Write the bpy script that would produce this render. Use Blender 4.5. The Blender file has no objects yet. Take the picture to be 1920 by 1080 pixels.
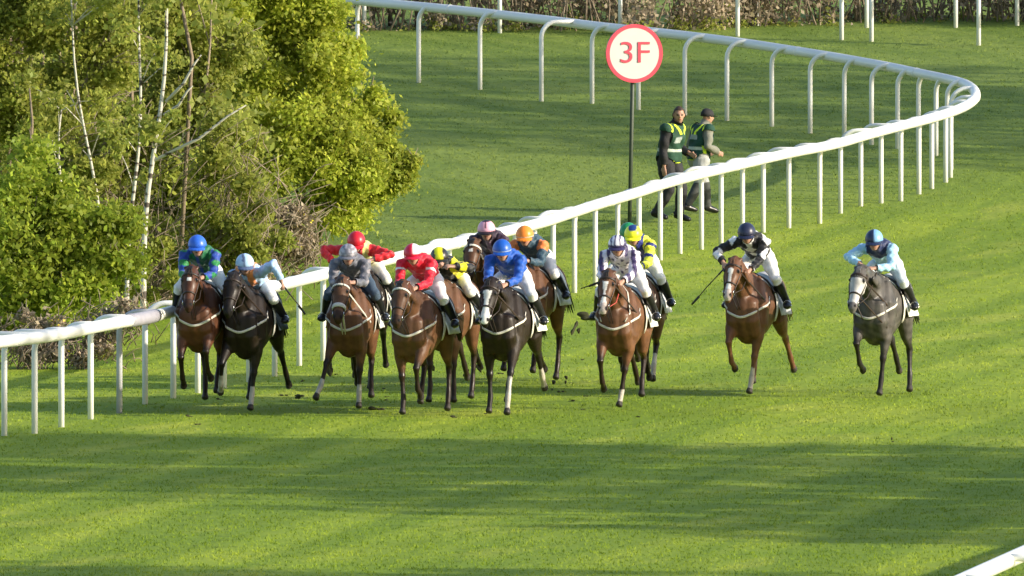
import bpy, math, random
import numpy as np
from mathutils import Vector, Matrix, Quaternion
from mathutils.bvhtree import BVHTree
random.seed(7); RNG = np.random.default_rng(7)
scn = bpy.context.scene

# ------------------------------------------------------------------ camera, sky, sun
F = 38000.0                     # focal length in photo pixels (1920 wide)
YH = -991.0                     # horizon row
CAM_H = 11.86
PITCH = math.atan((540 - YH) / F)
cam_d = bpy.data.cameras.new("camera"); cam = bpy.data.objects.new("camera", cam_d)
scn.collection.objects.link(cam); scn.camera = cam
cam_d.sensor_width = 36.0; cam_d.lens = F / 1920 * 36
cam_d.clip_start = 5.0; cam_d.clip_end = 6000
cam.location = (0, 0, CAM_H); cam.rotation_euler = (math.pi / 2 - PITCH, 0, 0)

SUN_EL = math.radians(20.5)
sx, sy = 0.96, -0.29
_n = math.hypot(sx, sy); sx /= _n; sy /= _n
TO_SUN = Vector((sx * math.cos(SUN_EL), sy * math.cos(SUN_EL), math.sin(SUN_EL)))
w = bpy.data.worlds.new("World"); scn.world = w; w.use_nodes = True
nt = w.node_tree; bg = nt.nodes["Background"]; sk = nt.nodes.new("ShaderNodeTexSky")
sk.sky_type = 'NISHITA'; sk.sun_disc = False; sk.sun_elevation = SUN_EL
sk.sun_rotation = math.atan2(sx, sy); sk.air_density = 1.0; sk.dust_density = 1.5
nt.links.new(sk.outputs[0], bg.inputs[0]); bg.inputs[1].default_value = 0.15
sl = bpy.data.lights.new("sun", 'SUN'); sl.energy = 3.7; sl.angle = math.radians(0.6); sl.color = (1.0, 0.9, 0.74)
so = bpy.data.objects.new("sun", sl); scn.collection.objects.link(so)
so.rotation_euler = TO_SUN.to_track_quat('Z', 'Y').to_euler()
scn.view_settings.view_transform = 'Standard'; scn.view_settings.look = 'None'
scn.view_settings.exposure = 0.80; scn.view_settings.gamma = 1.0
scn.render.engine = 'CYCLES'
try:
    scn.cycles.max_bounces = 6; scn.cycles.transparent_max_bounces = 6
except Exception: pass

# ------------------------------------------------------------------ ground profile: photo row -> scale -> depth
_t = [(-60, 101), (0, 105.5), (60, 109), (140, 112.6), (200, 114.6), (255, 116.2), (340, 118.6), (400, 120.6), (468, 123.6)]
_ys = np.arange(-60, 1500, 2.0)
_ss = np.where(_ys > 520, 0.0843 * (_ys + 991), np.interp(_ys, [a for a, b in _t] + [520], [b for a, b in _t] + [127.38]))
_k = np.exp(-0.5 * (np.arange(-30, 31) * 2 / 22.0) ** 2); _k /= _k.sum()
_pad = np.concatenate([_ss[0] + (np.arange(-30, 0)) * (_ss[1] - _ss[0]), _ss, _ss[-1] + np.arange(1, 31) * (_ss[-1] - _ss[-2])])
_ss = np.convolve(_pad, _k, 'valid')
def S(y): return float(np.interp(y, _ys, _ss))
CR = cam.rotation_euler.to_matrix()
def at(x, y, D):                          # photo pixel at depth D -> world
    return Vector((0, 0, CAM_H)) + CR @ Vector(((x - 960) / F * D, -(y - 540) / F * D, -D))
def gnd(x, y): return at(x, y, F / S(y))  # ground under a photo pixel
_prof = np.array([[*(gnd(960, y))[1:]] for y in _ys[::-1]])     # rows: world Y, z
_PY = np.concatenate([[-60.0, 60, 120], _prof[:, 0], [_prof[-1, 0] + 25, _prof[-1, 0] + 90, _prof[-1, 0] + 400, 3500]])
_PZ = np.concatenate([[0, 0, 0], _prof[:, 1], [3.1, 3.9, 7.0, 20]])
_PZ[:3] = _prof[0, 1]
def gz(Y): return float(np.interp(Y, _PY, _PZ))
def on(X, Y): return Vector((X, Y, gz(Y)))
def bent(x, yc, h):                       # ground point under something seen at row yc and standing h above it
    y = yc + 150
    for _ in range(30): y = yc + h * S(y)
    return gnd(x, y)

# ------------------------------------------------------------------ helpers
def tag(o, label=None, cat=None, group=None, kind=None):
    for k, v in (("label", label), ("category", cat), ("group", group), ("kind", kind)):
        if v: o[k] = v
    return o
def empty(name, loc, rz=0.0, **k):
    o = bpy.data.objects.new(name, None); scn.collection.objects.link(o)
    o.location = loc; o.rotation_euler = (0, 0, rz); o.empty_display_size = .2
    return tag(o, **k)
def mesh_np(name, V, Fs, smooth=False):
    V = np.asarray(V, dtype=np.float32).reshape(-1, 3)
    me = bpy.data.meshes.new(name)
    if isinstance(Fs, np.ndarray):
        n, k = Fs.shape
        me.vertices.add(len(V)); me.vertices.foreach_set("co", V.ravel())
        me.loops.add(n * k); me.loops.foreach_set("vertex_index", Fs.astype(np.int32).ravel())
        me.polygons.add(n); me.polygons.foreach_set("loop_start", np.arange(0, n * k, k, dtype=np.int32))
        me.polygons.foreach_set("loop_total", np.full(n, k, dtype=np.int32))
        me.update(calc_edges=True); me.validate()
    else:
        me.from_pydata([tuple(map(float, v)) for v in V], [], Fs); me.update()
    if smooth: me.polygons.foreach_set("use_smooth", np.ones(len(me.polygons), dtype=bool))
    return me
def link(name, me, mat, parent=None, cols=None):
    o = bpy.data.objects.new(name, me); scn.collection.objects.link(o)
    if mat: me.materials.append(mat)
    if parent: o.parent = parent
    if cols is not None:
        a = me.color_attributes.new("Col", 'FLOAT_COLOR', 'POINT')
        c = np.ones((len(me.vertices), 4), dtype=np.float32); c[:, :3] = cols
        a.data.foreach_set("color", c.ravel())
    return o
def co(me):
    a = np.empty(len(me.vertices) * 3, dtype=np.float32); me.vertices.foreach_get("co", a); return a.reshape(-1, 3)
def nrm(me):
    a = np.empty(len(me.vertices) * 3, dtype=np.float32); me.vertices.foreach_get("normal", a); return a.reshape(-1, 3)

class MB:
    def __init__(s): s.V = []; s.F = []
    def loft(s, pts, rad, side=(1, 0, 0), n=12, cap=0.6):
        pts = [Vector(p) for p in pts]
        rad = [(r, r) if not isinstance(r, (tuple, list)) else r for r in rad]
        if len(rad) == 1: rad = rad * len(pts)
        tan = []
        for i in range(len(pts)):
            a = pts[max(i - 1, 0)]; b = pts[min(i + 1, len(pts) - 1)]
            tan.append((b - a).normalized())
        if cap > 0:
            r0 = min(rad[0]) * cap; r1 = min(rad[-1]) * cap
            P = [pts[0] - tan[0] * r0, pts[0] - tan[0] * r0 * .7] + pts + [pts[-1] + tan[-1] * r1 * .7, pts[-1] + tan[-1] * r1]
            R = [(rad[0][0] * .35, rad[0][1] * .35), (rad[0][0] * .75, rad[0][1] * .75)] + rad + [(rad[-1][0] * .75, rad[-1][1] * .75), (rad[-1][0] * .35, rad[-1][1] * .35)]
            T = [tan[0]] * 2 + tan + [tan[-1]] * 2
        else: P, R, T = pts, rad, tan
        base = len(s.V); sd = Vector(side)
        for p, r, t in zip(P, R, T):
            a = sd - t * sd.dot(t)
            if a.length < 1e-3: a = t.orthogonal()
            a.normalize(); b = t.cross(a)
            for k in range(n):
                th = 2 * math.pi * k / n
                s.V.append(p + a * (math.cos(th) * r[0]) + b * (math.sin(th) * r[1]))
        m = len(P)
        for i in range(m - 1):
            for k in range(n):
                k2 = (k + 1) % n
                s.F.append((base + i * n + k, base + i * n + k2, base + (i + 1) * n + k2, base + (i + 1) * n + k))
        s.F.append(tuple(base + k for k in range(n))[::-1]); s.F.append(tuple(base + (m - 1) * n + k for k in range(n)))
        return s
    def ball(s, c, r, n=12, m=8):
        c = Vector(c); r = Vector(r if isinstance(r, (tuple, list, Vector)) else (r, r, r)); base = len(s.V)
        for i in range(1, m):
            ph = math.pi * i / m
            for k in range(n):
                th = 2 * math.pi * k / n
                s.V.append(c + Vector((r.x * math.sin(ph) * math.cos(th), r.y * math.sin(ph) * math.sin(th), r.z * math.cos(ph))))
        t = len(s.V); s.V.append(c + Vector((0, 0, r.z))); s.V.append(c - Vector((0, 0, r.z)))
        for i in range(m - 2):
            for k in range(n):
                k2 = (k + 1) % n
                s.F.append((base + i * n + k, base + (i + 1) * n + k, base + (i + 1) * n + k2, base + i * n + k2))
        for k in range(n):
            k2 = (k + 1) % n
            s.F.append((t, base + k, base + k2)); s.F.append((t + 1, base + (m - 2) * n + k2, base + (m - 2) * n + k))
        return s
    def box(s, c, h, R=None):
        c = Vector(c); base = len(s.V)
        for dx in (-1, 1):
            for dy in (-1, 1):
                for dz in (-1, 1):
                    v = Vector((dx * h[0], dy * h[1], dz * h[2]))
                    s.V.append(c + (R @ v if R else v))
        for f in ((0, 1, 3, 2), (4, 6, 7, 5), (0, 4, 5, 1), (2, 3, 7, 6), (0, 2, 6, 4), (1, 5, 7, 3)):
            s.F.append(tuple(base + i for i in f))
        return s
    def me(s, name, smooth=True): return mesh_np(name, [tuple(v) for v in s.V], s.F, smooth)
    def build(s, name, mat, parent=None, smooth=True, cols=None):
        return link(name, s.me(name, smooth), mat, parent, cols)
def remesh(mb, name, vox, smooth=2):
    me = mb.me(name); o = bpy.data.objects.new("remesh_work", me); scn.collection.objects.link(o)
    r = o.modifiers.new("r", 'REMESH'); r.mode = 'VOXEL'; r.voxel_size = vox; r.use_smooth_shade = True
    if smooth:
        q = o.modifiers.new("s", 'SMOOTH'); q.factor = .5; q.iterations = smooth
    dg = bpy.context.evaluated_depsgraph_get()
    out = bpy.data.meshes.new_from_object(o.evaluated_get(dg)); out.name = name
    bpy.data.objects.remove(o); bpy.data.meshes.remove(me)
    out.polygons.foreach_set("use_smooth", np.ones(len(out.polygons), dtype=bool))
    out.materials.clear(); out.update()
    return out
def submesh(me, mask, off, name, V=None):
    """copy of the faces whose vertices are all in mask, pushed out along the normals"""
    V = co(me) if V is None else V; N = nrm(me)
    nl = len(me.loops); li = np.empty(nl, dtype=np.int32); me.loops.foreach_get("vertex_index", li)
    fs = li.reshape(-1, 4) if nl == 4 * len(me.polygons) else None
    if fs is None: raise RuntimeError("remesh gave non quads")
    keep = mask[fs].all(axis=1); fs = fs[keep]
    ids = np.unique(fs); mp = np.full(len(V), -1); mp[ids] = np.arange(len(ids))
    W = V[ids] + N[ids] * (off[ids][:, None] if isinstance(off, np.ndarray) else off)
    return mesh_np(name, W, mp[fs], True), ids
def bones_d(V, bones):
    """distance (minus radius) of every vertex to each bone; returns nearest bone index and the parameter along it"""
    D = []; T = []
    for a, b, r in bones:
        a = np.array(a); b = np.array(b); ab = b - a; L = max((ab * ab).sum(), 1e-9)
        t = np.clip(((V - a) @ ab) / L, 0, 1); q = a + t[:, None] * ab
        D.append(np.linalg.norm(V - q, axis=1) - r); T.append(t)
    D = np.array(D); T = np.array(T); i = D.argmin(0)
    return i, T[i, np.arange(len(V))]

# ------------------------------------------------------------------ materials
def lin(r, g, b):
    f = lambda c: (c / 255 / 12.92) if c / 255 <= .04045 else ((c / 255 + .055) / 1.055) ** 2.4
    return (f(r), f(g), f(b))
def mat(name, col=None, rough=.6, noise=.15, scale=8.0, attr=False, bump=0.0, spec=.4, sheen=0.0, trans=0.0, rnd=0.0, objc=True, metal=0.0):
    m = bpy.data.materials.new(name); m.use_nodes = True; t = m.node_tree; N = t.nodes; L = t.links
    b = N["Principled BSDF"]; b.inputs["Roughness"].default_value = rough
    b.inputs["Specular IOR Level"].default_value = spec; b.inputs["Metallic"].default_value = metal
    if sheen: b.inputs["Sheen Weight"].default_value = sheen
    tc = N.new("ShaderNodeTexCoord"); nz = N.new("ShaderNodeTexNoise"); nz.inputs["Scale"].default_value = scale; nz.inputs["Detail"].default_value = 5
    L.new(tc.outputs["Object"], nz.inputs["Vector"])
    mr = N.new("ShaderNodeMapRange"); mr.inputs["To Min"].default_value = 1 - noise; mr.inputs["To Max"].default_value = 1 + noise
    mr.inputs["From Min"].default_value = .25; mr.inputs["From Max"].default_value = .75
    L.new(nz.outputs["Fac"], mr.inputs["Value"])
    vm = N.new("ShaderNodeVectorMath"); vm.operation = 'SCALE'; L.new(mr.outputs[0], vm.inputs["Scale"])
    if attr:
        at_ = N.new("ShaderNodeAttribute"); at_.attribute_name = "Col"; L.new(at_.outputs["Color"], vm.inputs[0])
    else: vm.inputs[0].default_value = col
    out = vm.outputs[0]
    if rnd:
        g = N.new("ShaderNodeNewGeometry"); hs = N.new("ShaderNodeHueSaturation")
        r1 = N.new("ShaderNodeMapRange"); r1.inputs["To Min"].default_value = 1 - rnd; r1.inputs["To Max"].default_value = 1 + rnd
        L.new(g.outputs["Random Per Island"], r1.inputs["Value"]); L.new(r1.outputs[0], hs.inputs["Value"])
        r2 = N.new("ShaderNodeMapRange"); r2.inputs["To Min"].default_value = .5 - rnd * .07; r2.inputs["To Max"].default_value = .5 + rnd * .05
        mm = N.new("ShaderNodeMath"); mm.operation = 'FRACT'; m2 = N.new("ShaderNodeMath"); m2.operation = 'MULTIPLY'; m2.inputs[1].default_value = 7.31
        L.new(g.outputs["Random Per Island"], m2.inputs[0]); L.new(m2.outputs[0], mm.inputs[0]); L.new(mm.outputs[0], r2.inputs["Value"]); L.new(r2.outputs[0], hs.inputs["Hue"])
        L.new(out, hs.inputs["Color"]); out = hs.outputs[0]
    L.new(out, b.inputs["Base Color"])
    if bump:
        bp = N.new("ShaderNodeBump"); bp.inputs["Strength"].default_value = bump; bp.inputs["Distance"].default_value = .02
        L.new(nz.outputs["Fac"], bp.inputs["Height"]); L.new(bp.outputs[0], b.inputs["Normal"])
    if trans:
        tr = N.new("ShaderNodeBsdfTranslucent"); L.new(out, tr.inputs["Color"]); mx = N.new("ShaderNodeMixShader"); mx.inputs[0].default_value = trans
        L.new(b.outputs[0], mx.inputs[1]); L.new(tr.outputs[0], mx.inputs[2]); L.new(mx.outputs[0], N["Material Output"].inputs["Surface"])
    return m
M = {}
M['coat'] = mat("horse_coat", attr=True, rough=.50, noise=.32, scale=7, spec=.28, bump=.5)
def wetness(m, lo, hi, scale):
    t = m.node_tree; N = t.nodes; L = t.links; tc = N.new("ShaderNodeTexCoord"); n = N.new("ShaderNodeTexNoise"); n.inputs["Scale"].default_value = scale; n.inputs["Detail"].default_value = 4
    r = N.new("ShaderNodeMapRange"); r.inputs[1].default_value = .35; r.inputs[2].default_value = .65; r.inputs[3].default_value = lo; r.inputs[4].default_value = hi
    L.new(tc.outputs["Object"], n.inputs["Vector"]); L.new(n.outputs["Fac"], r.inputs[0]); L.new(r.outputs[0], N["Principled BSDF"].inputs["Roughness"])
wetness(M['coat'], .32, .68, 4.5)
M['hair'] = mat("horse_hair", attr=True, rough=.6, noise=.3, scale=30)
M['skin'] = mat("skin", attr=True, rough=.55, noise=.08, scale=20)
M['silk'] = mat("racing_silk", attr=True, rough=.5, noise=.12, scale=16, bump=.6, spec=.25, sheen=.15)
M['cloth'] = mat("cloth", attr=True, rough=.8, noise=.15, scale=14, bump=.4)
M['helmet'] = mat("helmet_cover", attr=True, rough=.35, noise=.05, scale=10)
M['boot'] = mat("boot_leather", (.012, .012, .014), rough=.3, noise=.2)
M['leather'] = mat("tack_leather", (.03, .018, .012), rough=.5)
M['white_strap'] = mat("white_webbing", (.60, .57, .50), rough=.7, noise=.12, scale=25)
M['metal'] = mat("stirrup_steel", (.6, .6, .6), rough=.25, metal=1.0)
M['pad'] = mat("number_cloth_fabric", (.74, .73, .68), rough=.8, noise=.1, scale=12, bump=.4)
M['rail'] = mat("white_rail_plastic", (.80, .79, .74), rough=.35, noise=.06, scale=1.3)
M['rail_grey'] = mat("grey_rail_sleeve", (.34, .33, .37), rough=.5, noise=.1)
M['post_grey'] = mat("greyed_post_plastic", (.42, .42, .43), rough=.5, noise=.25, scale=4)
M['post_yellow'] = mat("yellow_stained_post", (.80, .78, .66), rough=.4)
M['sign_white'] = mat("sign_white", (.62, .60, .57), rough=.4, noise=.04)
M['sign_red'] = mat("sign_red", (.66, .07, .11), rough=.4, noise=.05)
M['pole'] = mat("painted_pole", (.05, .065, .045), rough=.5)
M['clod'] = mat("turf_soil", (.035, .036, .014), rough=.95, noise=.5, scale=30, bump=.6)

# ground: one sheet, mown turf
def ground_mat():
    m = bpy.data.materials.new("mown_turf"); m.use_nodes = True; t = m.node_tree; N = t.nodes; L = t.links
    b = N["Principled BSDF"]; b.inputs["Roughness"].default_value = .8; b.inputs["Specular IOR Level"].default_value = .15
    tc = N.new("ShaderNodeTexCoord")
    def noise(scale, det=4, vec=(1, 1, 1), rot=0):
        m0 = N.new("ShaderNodeMapping"); m0.inputs["Rotation"].default_value = (0, 0, rot); L.new(tc.outputs["Object"], m0.inputs[0])
        mp = N.new("ShaderNodeMapping"); mp.inputs["Scale"].default_value = vec; L.new(m0.outputs[0], mp.inputs[0]); n = N.new("ShaderNodeTexNoise"); n.inputs["Scale"].default_value = scale; n.inputs["Detail"].default_value = det
        L.new(mp.outputs[0], n.inputs["Vector"]); return n.outputs["Fac"]
    def mix(fac, a, b_, mode='MIX'):
        x = N.new("ShaderNodeMix"); x.data_type = 'RGBA'; x.blend_type = mode
        if isinstance(fac, float): x.inputs[0].default_value = fac
        else: L.new(fac, x.inputs[0])
        for i, v in ((6, a), (7, b_)):
            if isinstance(v, tuple): x.inputs[i].default_value = (*v, 1)
            else: L.new(v, x.inputs[i])
        return x.outputs[2]
    def rng(v, a, b_, c=0., d=1.):
        r = N.new("ShaderNodeMapRange"); L.new(v, r.inputs[0]); r.inputs[1].default_value = a; r.inputs[2].default_value = b_; r.inputs[3].default_value = c; r.inputs[4].default_value = d
        return r.outputs[0]
    c = mix(rng(noise(.30, 4), .35, .65), (.215, .300, .020), (.275, .345, .028))
    # mowing stripes along the course, trampled and longer patches
    c = mix(rng(noise(.75, 2, (1, .02, 1), .16), .45, .55, 0., .68), c, (.135, .215, .013))
    c = mix(rng(noise(1.1, 5, (1, .16, 1), .16), .50, .66, 0., .55), c, (.150, .220, .011))
    c = mix(rng(noise(1.0, 5, (1, .2, 1), .3), .54, .70, 0., .50), c, (.37, .40, .06))
    c = mix(rng(noise(3.0, 3, (1, .45, 1)), .62, .72, 0., .55), c, (.110, .160, .011))
    c = mix(rng(noise(3.6, 3, (1, .9, 1), .5), .70, .76, 0., .75), c, (.085, .125, .014))
    c = mix(rng(noise(4.0, 4, (1, .5, 1), .1),   .62, .78, 0., .3), c, (.36, .39, .06))
    # darker, bluer grass colour inside the bend (by distance)
    sp = N.new("ShaderNodeSeparateXYZ"); L.new(tc.outputs["Object"], sp.inputs[0])
    wob = N.new("ShaderNodeMath"); wob.operation = 'MULTIPLY_ADD'; L.new(noise(.12, 3), wob.inputs[0]); wob.inputs[1].default_value = 8; L.new(sp.outputs["Y"], wob.inputs[2])
    sx_ = N.new("ShaderNodeMath"); sx_.operation = 'MULTIPLY_ADD'; L.new(sp.outputs["X"], sx_.inputs[0]); sx_.inputs[1].default_value = -1.6; L.new(wob.outputs[0], sx_.inputs[2])
    far = rng(sx_.outputs[0], 306, 318)
    c2 = mix(rng(noise(.5, 5), .35, .65), (.150, .215, .034), (.195, .255, .045))
    c2 = mix(rng(noise(3.0, 6, (1, .5, 1)), .52, .72, 0., .6), c2, (.085, .14, .022)); c2 = mix(rng(noise(.75, 2, (1, .03, 1), -.35), .45, .55, 0., .55), c2, (.09, .15, .018)); c2 = mix(rng(noise(1.2, 5, (1, .35, 1), -.3), .54, .7, 0., .4), c2, (.17, .22, .04))
    c = mix(far, c, c2)
    L.new(c, b.inputs["Base Color"])
    bp = N.new("ShaderNodeBump"); bp.inputs["Strength"].default_value = .6; bp.inputs["Distance"].default_value = .05
    L.new(noise(7, 6), bp.inputs["Height"]); L.new(bp.outputs[0], b.inputs["Normal"])
    return m
M['turf'] = ground_mat()
Xs = np.concatenate([[-2500, -600, -150, -60], np.linspace(-30, 30, 31), [60, 150, 600, 2500]])
Yr = np.unique(np.concatenate([_PY[::6], _PY[:3], _PY[-4:], [_PY[3]]]))
V = [(x, y, gz(y)) for y in Yr for x in Xs]; nx = len(Xs)
Fg = np.array([(j * nx + i, j * nx + i + 1, (j + 1) * nx + i + 1, (j + 1) * nx + i) for j in range(len(Yr) - 1) for i in range(nx - 1)])
tag(link("ground", mesh_np("ground", V, Fg, True), M['turf']), kind="structure")

# short turf: blade tufts scattered over the course in view
def grass():
    n = 130000
    px = RNG.uniform(-260, 2180, n); py = RNG.uniform(20, 1110, n)
    s = np.interp(py, _ys, _ss); D = F / s
    R = np.array(CR); P = np.stack([(px - 960) / F * D, -(py - 540) / F * D, -D], 1) @ R.T + np.array([0, 0, CAM_H])
    Vs = []
    hh = RNG.uniform(.012, .034, n)
    for k in range(3):
        th = RNG.uniform(0, 2 * math.pi, n); h = hh * RNG.uniform(.6, 1.1, n); wd = RNG.uniform(.003, .008, n)
        Q = P + np.stack([RNG.normal(0, .03, n), RNG.normal(0, .03, n), np.full(n, -.003)], 1)
        a = np.stack([np.cos(th), np.sin(th), np.zeros(n)], 1) * wd[:, None]
        ln = RNG.normal(0, .45, (n, 2)) * h[:, None]
        tip = Q + np.stack([ln[:, 0], ln[:, 1], h], 1)
        Vs.append(np.stack([Q - a, Q + a, tip + a * .25, tip - a * .25], 1).reshape(-1, 3))
    V = np.concatenate(Vs)
    Fq = np.arange(len(V)).reshape(-1, 4)
    tag(link("grass", mesh_np("grass", V, Fq), M['turf']), "short mown grass blades covering the racecourse", "grass", kind="stuff")
grass()


# ------------------------------------------------------------------ running rails
RH = 1.25
near_px = [(-260, 672), (-120, 655), (0, 641), (67, 633), (117, 626), (169, 615), (224, 604), (274, 596), (330, 582), (440, 556), (540, 531), (640, 507), (760, 479), (870, 452), (1000, 422), (1060, 403), (1120, 383), (1192, 362), (1240, 346), (1314, 326), (1390, 308), (1479, 287), (1560, 272), (1618, 255), (1685, 237), (1766, 216), (1812, 198), (1830, 181), (1822, 164), (1793, 152), (1740, 141), (1680, 128), (1627, 118), (1557, 106), (1487, 95), (1403, 82), (1327, 72), (1240, 62), (1133, 51), (1053, 41), (940, 28), (827, 16), (740, 8), (640, -2), (520, -14), (380, -28)]
def crv(px):                               # Catmull-Rom through the rail's plan points
    P = [bent(x, y, RH) for x, y in px]
    out = []
    for i in range(len(P) - 1):
        p0, p1, p2, p3 = P[max(i - 1, 0)], P[i], P[i + 1], P[min(i + 2, len(P) - 1)]
        for k in range(6):
            t = k / 6
            q = .5 * ((2 * p1) + (p2 - p0) * t + (2 * p0 - 5 * p1 + 4 * p2 - p3) * t * t + (3 * p1 - p0 - 3 * p2 + p3) * t ** 3)
            out.append(q)
    out.append(P[-1])
    # even out small wobbles
    for _ in range(6): out = [out[0]] + [(out[i - 1] + out[i] * 2 + out[i + 1]) / 4 for i in range(1, len(out) - 1)] + [out[-1]]
    return [Vector((q.x, q.y, gz(q.y))) for q in out]
up = Vector((0, 0, 1))
def gooseneck(b, r, mb):
    """post standing at b whose top bends over to the rail point r (already at rail height)"""
    hd = Vector((r.x - b.x, r.y - b.y, 0)); L_ = hd.length; d = hd.normalized()
    R_ = min(.26, L_); top = r.z + .035
    pts = [b + up * .0 - up * .05, b + up * (top - b.z - R_ - .3), b + up * (top - b.z - R_)]
    for k in range(1, 7):
        a = math.pi / 2 * k / 6
        pts.append(b + up * (top - b.z - R_ + R_ * math.sin(a)) + d * (R_ * (1 - math.cos(a))))
    if L_ > R_ + .02: pts.append(b + up * (top - b.z) + d * L_)
    mb.loft(pts, [.038], side=d.cross(up), n=10, cap=.1)
def rail_thing(label, px, posts, bend=False, side=1):
    C = crv(px); n = len(C)
    tip = max(range(n), key=lambda i: C[i].x / C[i].y) if bend else None
    t = empty("running_rail", C[2].copy(), label=label, cat="running rail"); o = Vector(t.location)
    mb = MB(); mb.loft([c + up * RH - o for c in C], [(.078, .08)], side=(0, 0, 1), n=14, cap=.2)
    # swap: side is 'up', so first radius is vertical
    mb.build("rail", M['rail'], t)
    for j in range(14, n - 4, 21):                 # joint collars
        MB().loft([C[j] + up * RH - o, C[j].lerp(C[j + 1], .25) + up * RH - o], [(.083, .085)], side=(0, 0, 1), n=14, cap=.1).build("joint_collar", M['rail'], t)
    for (x, y, kind) in posts:
        b = gnd(x, y) if side > 0 else on(*(C[x] + Vector((.42, -.08, 0)))[:2])
        back = tip is not None and (y < 300 or (x, y) in ((1783, 318), (1776, 303)))
        ks = range(n) if tip is None else (range(tip, n) if back else range(0, tip + 1))
        tg = b + Vector((.42 * side, .12 if back else -.06, 0))
        j = min(ks, key=lambda i: Vector((C[i].x - tg.x, (C[i].y - tg.y) * .55)).length)
        r = C[j] + up * RH
        m_ = MB(); gooseneck(b - o, r - o, m_)
        p = m_.build("post", M[kind], t)
        if kind == 'post_grey': p["label"] = "greyish weathered post by the grey joint sleeve"
        if kind == 'post_yellow': p["label"] = "post with a yellow stain below the rail"
    return t, C, o
w_ = 'rail'
nearp = [(-150, 832), (-95, 828), (-42, 822), (8, 817), (65, 813), (115, 801), (170, 786), (224, 775), (272, 758), (325, 747), (371, 737), (420, 728), (467, 716), (515, 706), (561, 686), (606, 677), (652, 668), (700, 655), (748, 642), (795, 629), (842, 616), (888, 603), (928, 592), (966, 579), (1002, 568), (1037, 560), (1077, 549), (1116, 537), (1158, 521), (1198, 504), (1238, 488), (1275, 476), (1315, 468), (1352, 460), (1392, 447), (1431, 436), (1479, 428), (1537, 419), (1576, 400), (1614, 387), (1652, 381), (1689, 377), (1723, 364), (1747, 354), (1773, 342), (1782, 333), (1783, 318), (1776, 303), (1755, 292), (1722, 284), (1683, 285 - 6), (1634, 271), (1583, 259), (1519, 250), (1447, 237), (1363, 226), (1284, 216), (1197, 206), (1110, 194), (1015, 190), (900, 168), (785, 155), (670, 140), (560, 128), (450, 117)]
posts = []
for i, (x, y) in enumerate(nearp):
    k = 'rail'
    if (x, y) == (224, 775): k = 'post_grey'
    if (x, y) == (1537, 419): k = 'post_yellow'
    posts.append((x, y, k))
rt, RC, ro = rail_thing("long white plastic running rail on bent posts, curving back on itself beside the runners", near_px, posts, True)
# grey joint sleeve
i0 = min(range(len(RC)), key=lambda i: (RC[i] - bent(238, 601, RH)).length); i1 = min(range(len(RC)), key=lambda i: (RC[i] - bent(292, 592, RH)).length)
a_ = bent(236, 601.5, RH) + up * RH - ro; b_ = bent(290, 592, RH) + up * RH - ro
sl_ = MB(); sl_.loft([RC[i] + up * RH - ro for i in range(min(i0, i1), max(i0, i1) + 1)], [(.086, .088)], side=(0, 0, 1), n=14, cap=.1); sl_.build("joint_sleeve", M['rail_grey'], rt)

# rail on the stand side, only its top enters the bottom right corner
cor_px = [(1380, 1290), (1560, 1195), (1700, 1135), (1800, 1091), (1905, 1044), (2000, 1002), (2120, 952), (2300, 880), (2520, 800)]
rail_thing("white running rail cutting the bottom right corner of the view", cor_px, [(j, 0, 'rail') for j in range(3, 48, 5)], side=-1)

def far_rail(label, bases):
    o = gnd(*bases[0]); t = empty("running_rail", o, label=label, cat="running rail")
    tops = []
    for x, y in bases:
        b = gnd(x, y); r = b + Vector((.2, .33, RH)); tops.append(r)
        m_ = MB(); gooseneck(b - o, r - o, m_); m_.build("post", M['rail'], t)
    MB().loft([q - o for q in tops], [(.07, .08)], side=(0, 0, 1), n=12, cap=.2).build("rail", M['rail'], t)
far_rail("white running rail beyond the bend, its posts standing clear of the scrub hedge", [(430, 50), (683, 56), (937, 62), (1163, 64), (1383, 68), (1578, 75), (1634, 78), (1835, 85), (2060, 92)])
far_rail("farthest white running rail, its posts standing close against the scrub hedge", [(980, 40), (1218, 46), (1420, 48), (1625, 52), (1792, 52), (1907, 48), (2080, 45)])

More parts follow.
